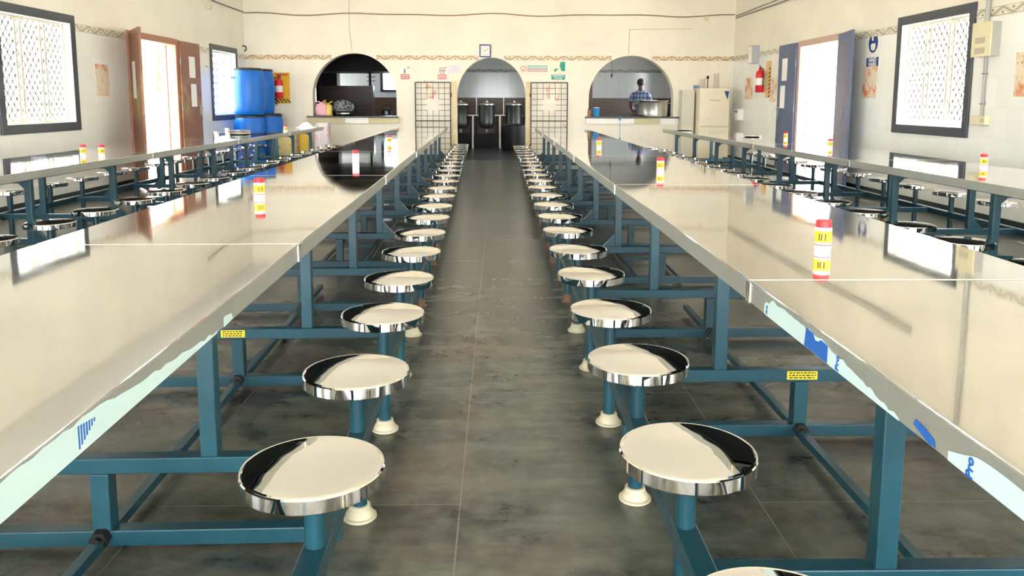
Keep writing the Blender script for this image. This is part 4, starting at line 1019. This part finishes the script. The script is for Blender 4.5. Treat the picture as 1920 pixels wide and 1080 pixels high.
for i in range(41):
    t = i/40; x = XL+.02+(XR-XL-.04)*t; P_.append((x, YB-.012, 3.0-.035*math.sin(t*math.pi*4)**2+.012*math.sin(t*40)))
o.tube(P_, .012, 6); o = o.build('wall_cable', simple('dusty_brown_cable', (150, 120, 96), .7, 0, .2, 8), smooth=60); tag(o, 'thin brown cable running along the back wall above the arches', 'cable')
o = MB().tube([(-3.03, YB-.012, ZC-.02), (-3.05, YB-.012, 2.7), (-3.0, YB-.012, 2.25)], .005, 6).build('hanging_wire', PVC, smooth=60); tag(o, 'thin grey wire running down the back wall to the left arch', 'wire')
o = MB().tube([(4.0, YB-.012, 2.72), (2.71, YB-.012, 2.70), (2.70, YB-.012, 2.2)], .006, 6).build('hanging_wire', simple('pale_wire', (226, 208, 172), .7), smooth=60); tag(o, 'pale wire bending down the back wall to the right arch', 'wire')
o = MB().tube([(XL+.02, 14.0, 3.10), (XL+.02, 14.9, 3.02), (XL+.02, 16.55, 3.01)], .013, 8).build('wall_cable', simple('grey_cable', (130, 120, 110), .7), smooth=60); tag(o, 'grey cable along the top of the left wall into the corner', 'cable')
jbx = MB().box(XL, XL+.04, 14.55, 14.7, 2.85, 2.92).build('junction_box', BEIGEP); tag(jbx, 'small ivory box under the cable on the left wall', 'electrical box')
o = MB().tube([(XR-.02, 16.5, 2.93), (XR-.02, 15.0, 2.93), (XR-.02, 12.5, 2.93), (XR-.02, 9, 2.94)], .013, 8).tube([(XR-.02, 16.5, 2.97), (XR-.02, 15.0, 2.99), (XR-.02, 12.5, 3.0), (XR-.02, 9, 3.0)], .010, 8).build('wall_cable', simple('grey_cable_bundle', (150, 146, 140), .7), smooth=60); tag(o, 'pair of grey cables along the top of the right wall', 'cable')
jb2 = MB().lathe([(.05, 0), (.05, .04), (0, .045)], seg=20, M=T(4.30, YB, 2.93) @ Matrix.Rotation(math.pi/2, 4, 'X')).build('junction_box', BEIGEP, smooth=40); tag(jb2, 'round ivory junction box on the cable at the right of the back wall', 'electrical box')
hk = MB().tube([(XL+.0, 16.45, 2.33), (XL+.07, 16.45, 2.32), (XL+.08, 16.45, 2.25), (XL+.04, 16.45, 2.22)], .012, 8).build('wall_hook', BOLT, smooth=60); tag(hk, 'dark iron hook high in the far left corner', 'hook')
nl = MB().tube([(XL, 14.34, 1.83), (XL+.05, 14.34, 1.82)], .006, 8).build('wall_nail', BOLT); tag(nl, 'nail in the left wall between door leaf and barred window', 'nail')
# ------------------------------------------------------------------ water purifier
wp = empty('water_purifier', (4.36, 16.15, 0), 0, 'tall cream water purifier cabinet in the far right corner', 'water purifier')
CAB = simple('cream_enamel_cabinet', (244, 232, 206), .3, 0, .03, 4)
MB().box(-.30, .31, -.16, .4, .08, 1.50).build('cabinet', CAB, wp, bevel=.012)
MB().box(-.27, .28, -.165, -.16, .72, .74).build('panel_line', simple('cabinet_tan_line', (196, 184, 158), .5), wp)  # thin darker beige strip across the cabinet front
for x in (-.13, .16): MB().cyl((x, -.2, .915), (x, -.155, .915), .012, 10).cyl((x, -.195, .86), (x, -.195, .93), .010, 10).box(x-.02, x+.02, -.215, -.185, .93, .94).build('tap', ALU, wp)
MB().prism([(.19, 1.44), (.29, 1.44), (.26, 1.27)], PY @ T(0, 0, -.163), .003).build('blue_triangle_logo', NAVY, wp)
dashes(wp, -.10, .12, 1.255, .018, -.1605, simple('grey_print', (176, 170, 156), .5), 'brand_lettering', 12)
for s in (-.24, .25): 
    for y in (-.1, .34): MB().box(s-.02, s+.02, y-.02, y+.02, 0, .08).build('foot', DKSTEEL, wp)
pp = empty('water_pipes', (4.36, 16.3, 1.5), 0, 'upright pipes and valve standing above the water purifier', 'pipe')
for x, h in ((-.20, .18), (-.14, .20), (.08, .30), (.14, .31)): MB().cyl((x, 0, 0), (x, 0, h), .022, 12).build('pipe', PVCW, pp, smooth=40)
MB().cyl((-.07, 0, 0), (-.07, 0, .2), .01, 8).ball((-.07, 0, .22), .03, 12, 8, (1, .6, 1.2)).build('valve', BOLT, pp, smooth=40)
MB().cyl((-.36, 0, .03), (-.24, 0, .03), .03, 12).build('blue_coupling', simple('blue_coupling_plastic', (110, 150, 200), .4), pp, smooth=40)
ft = empty('purifier_side_box', (3.89, 16.38, 0), 0, 'pale grey left side of the water purifier, added as a box of its own', 'cabinet side')  # added box standing for the purifier cabinet's visible left side
MB().box(-.12, .14, -.1, .2, .06, 1.46).build('side_box', simple('pale_grey_side', (224, 218, 200), .4, 0, .03), ft, bevel=.01)
MB().box(-.10, .12, -.105, -.1, .75, 1.40).build('side_panel', simple('side_panel_paint', (214, 208, 190), .4, 0, .03), ft, bevel=.004)
MB().box(-.11, -.07, -.09, -.05, 0, .06).box(.09, .13, -.09, -.05, 0, .06).box(-.11, -.07, .15, .19, 0, .06).box(.09, .13, .15, .19, 0, .06).build('foot', DKSTEEL, ft)
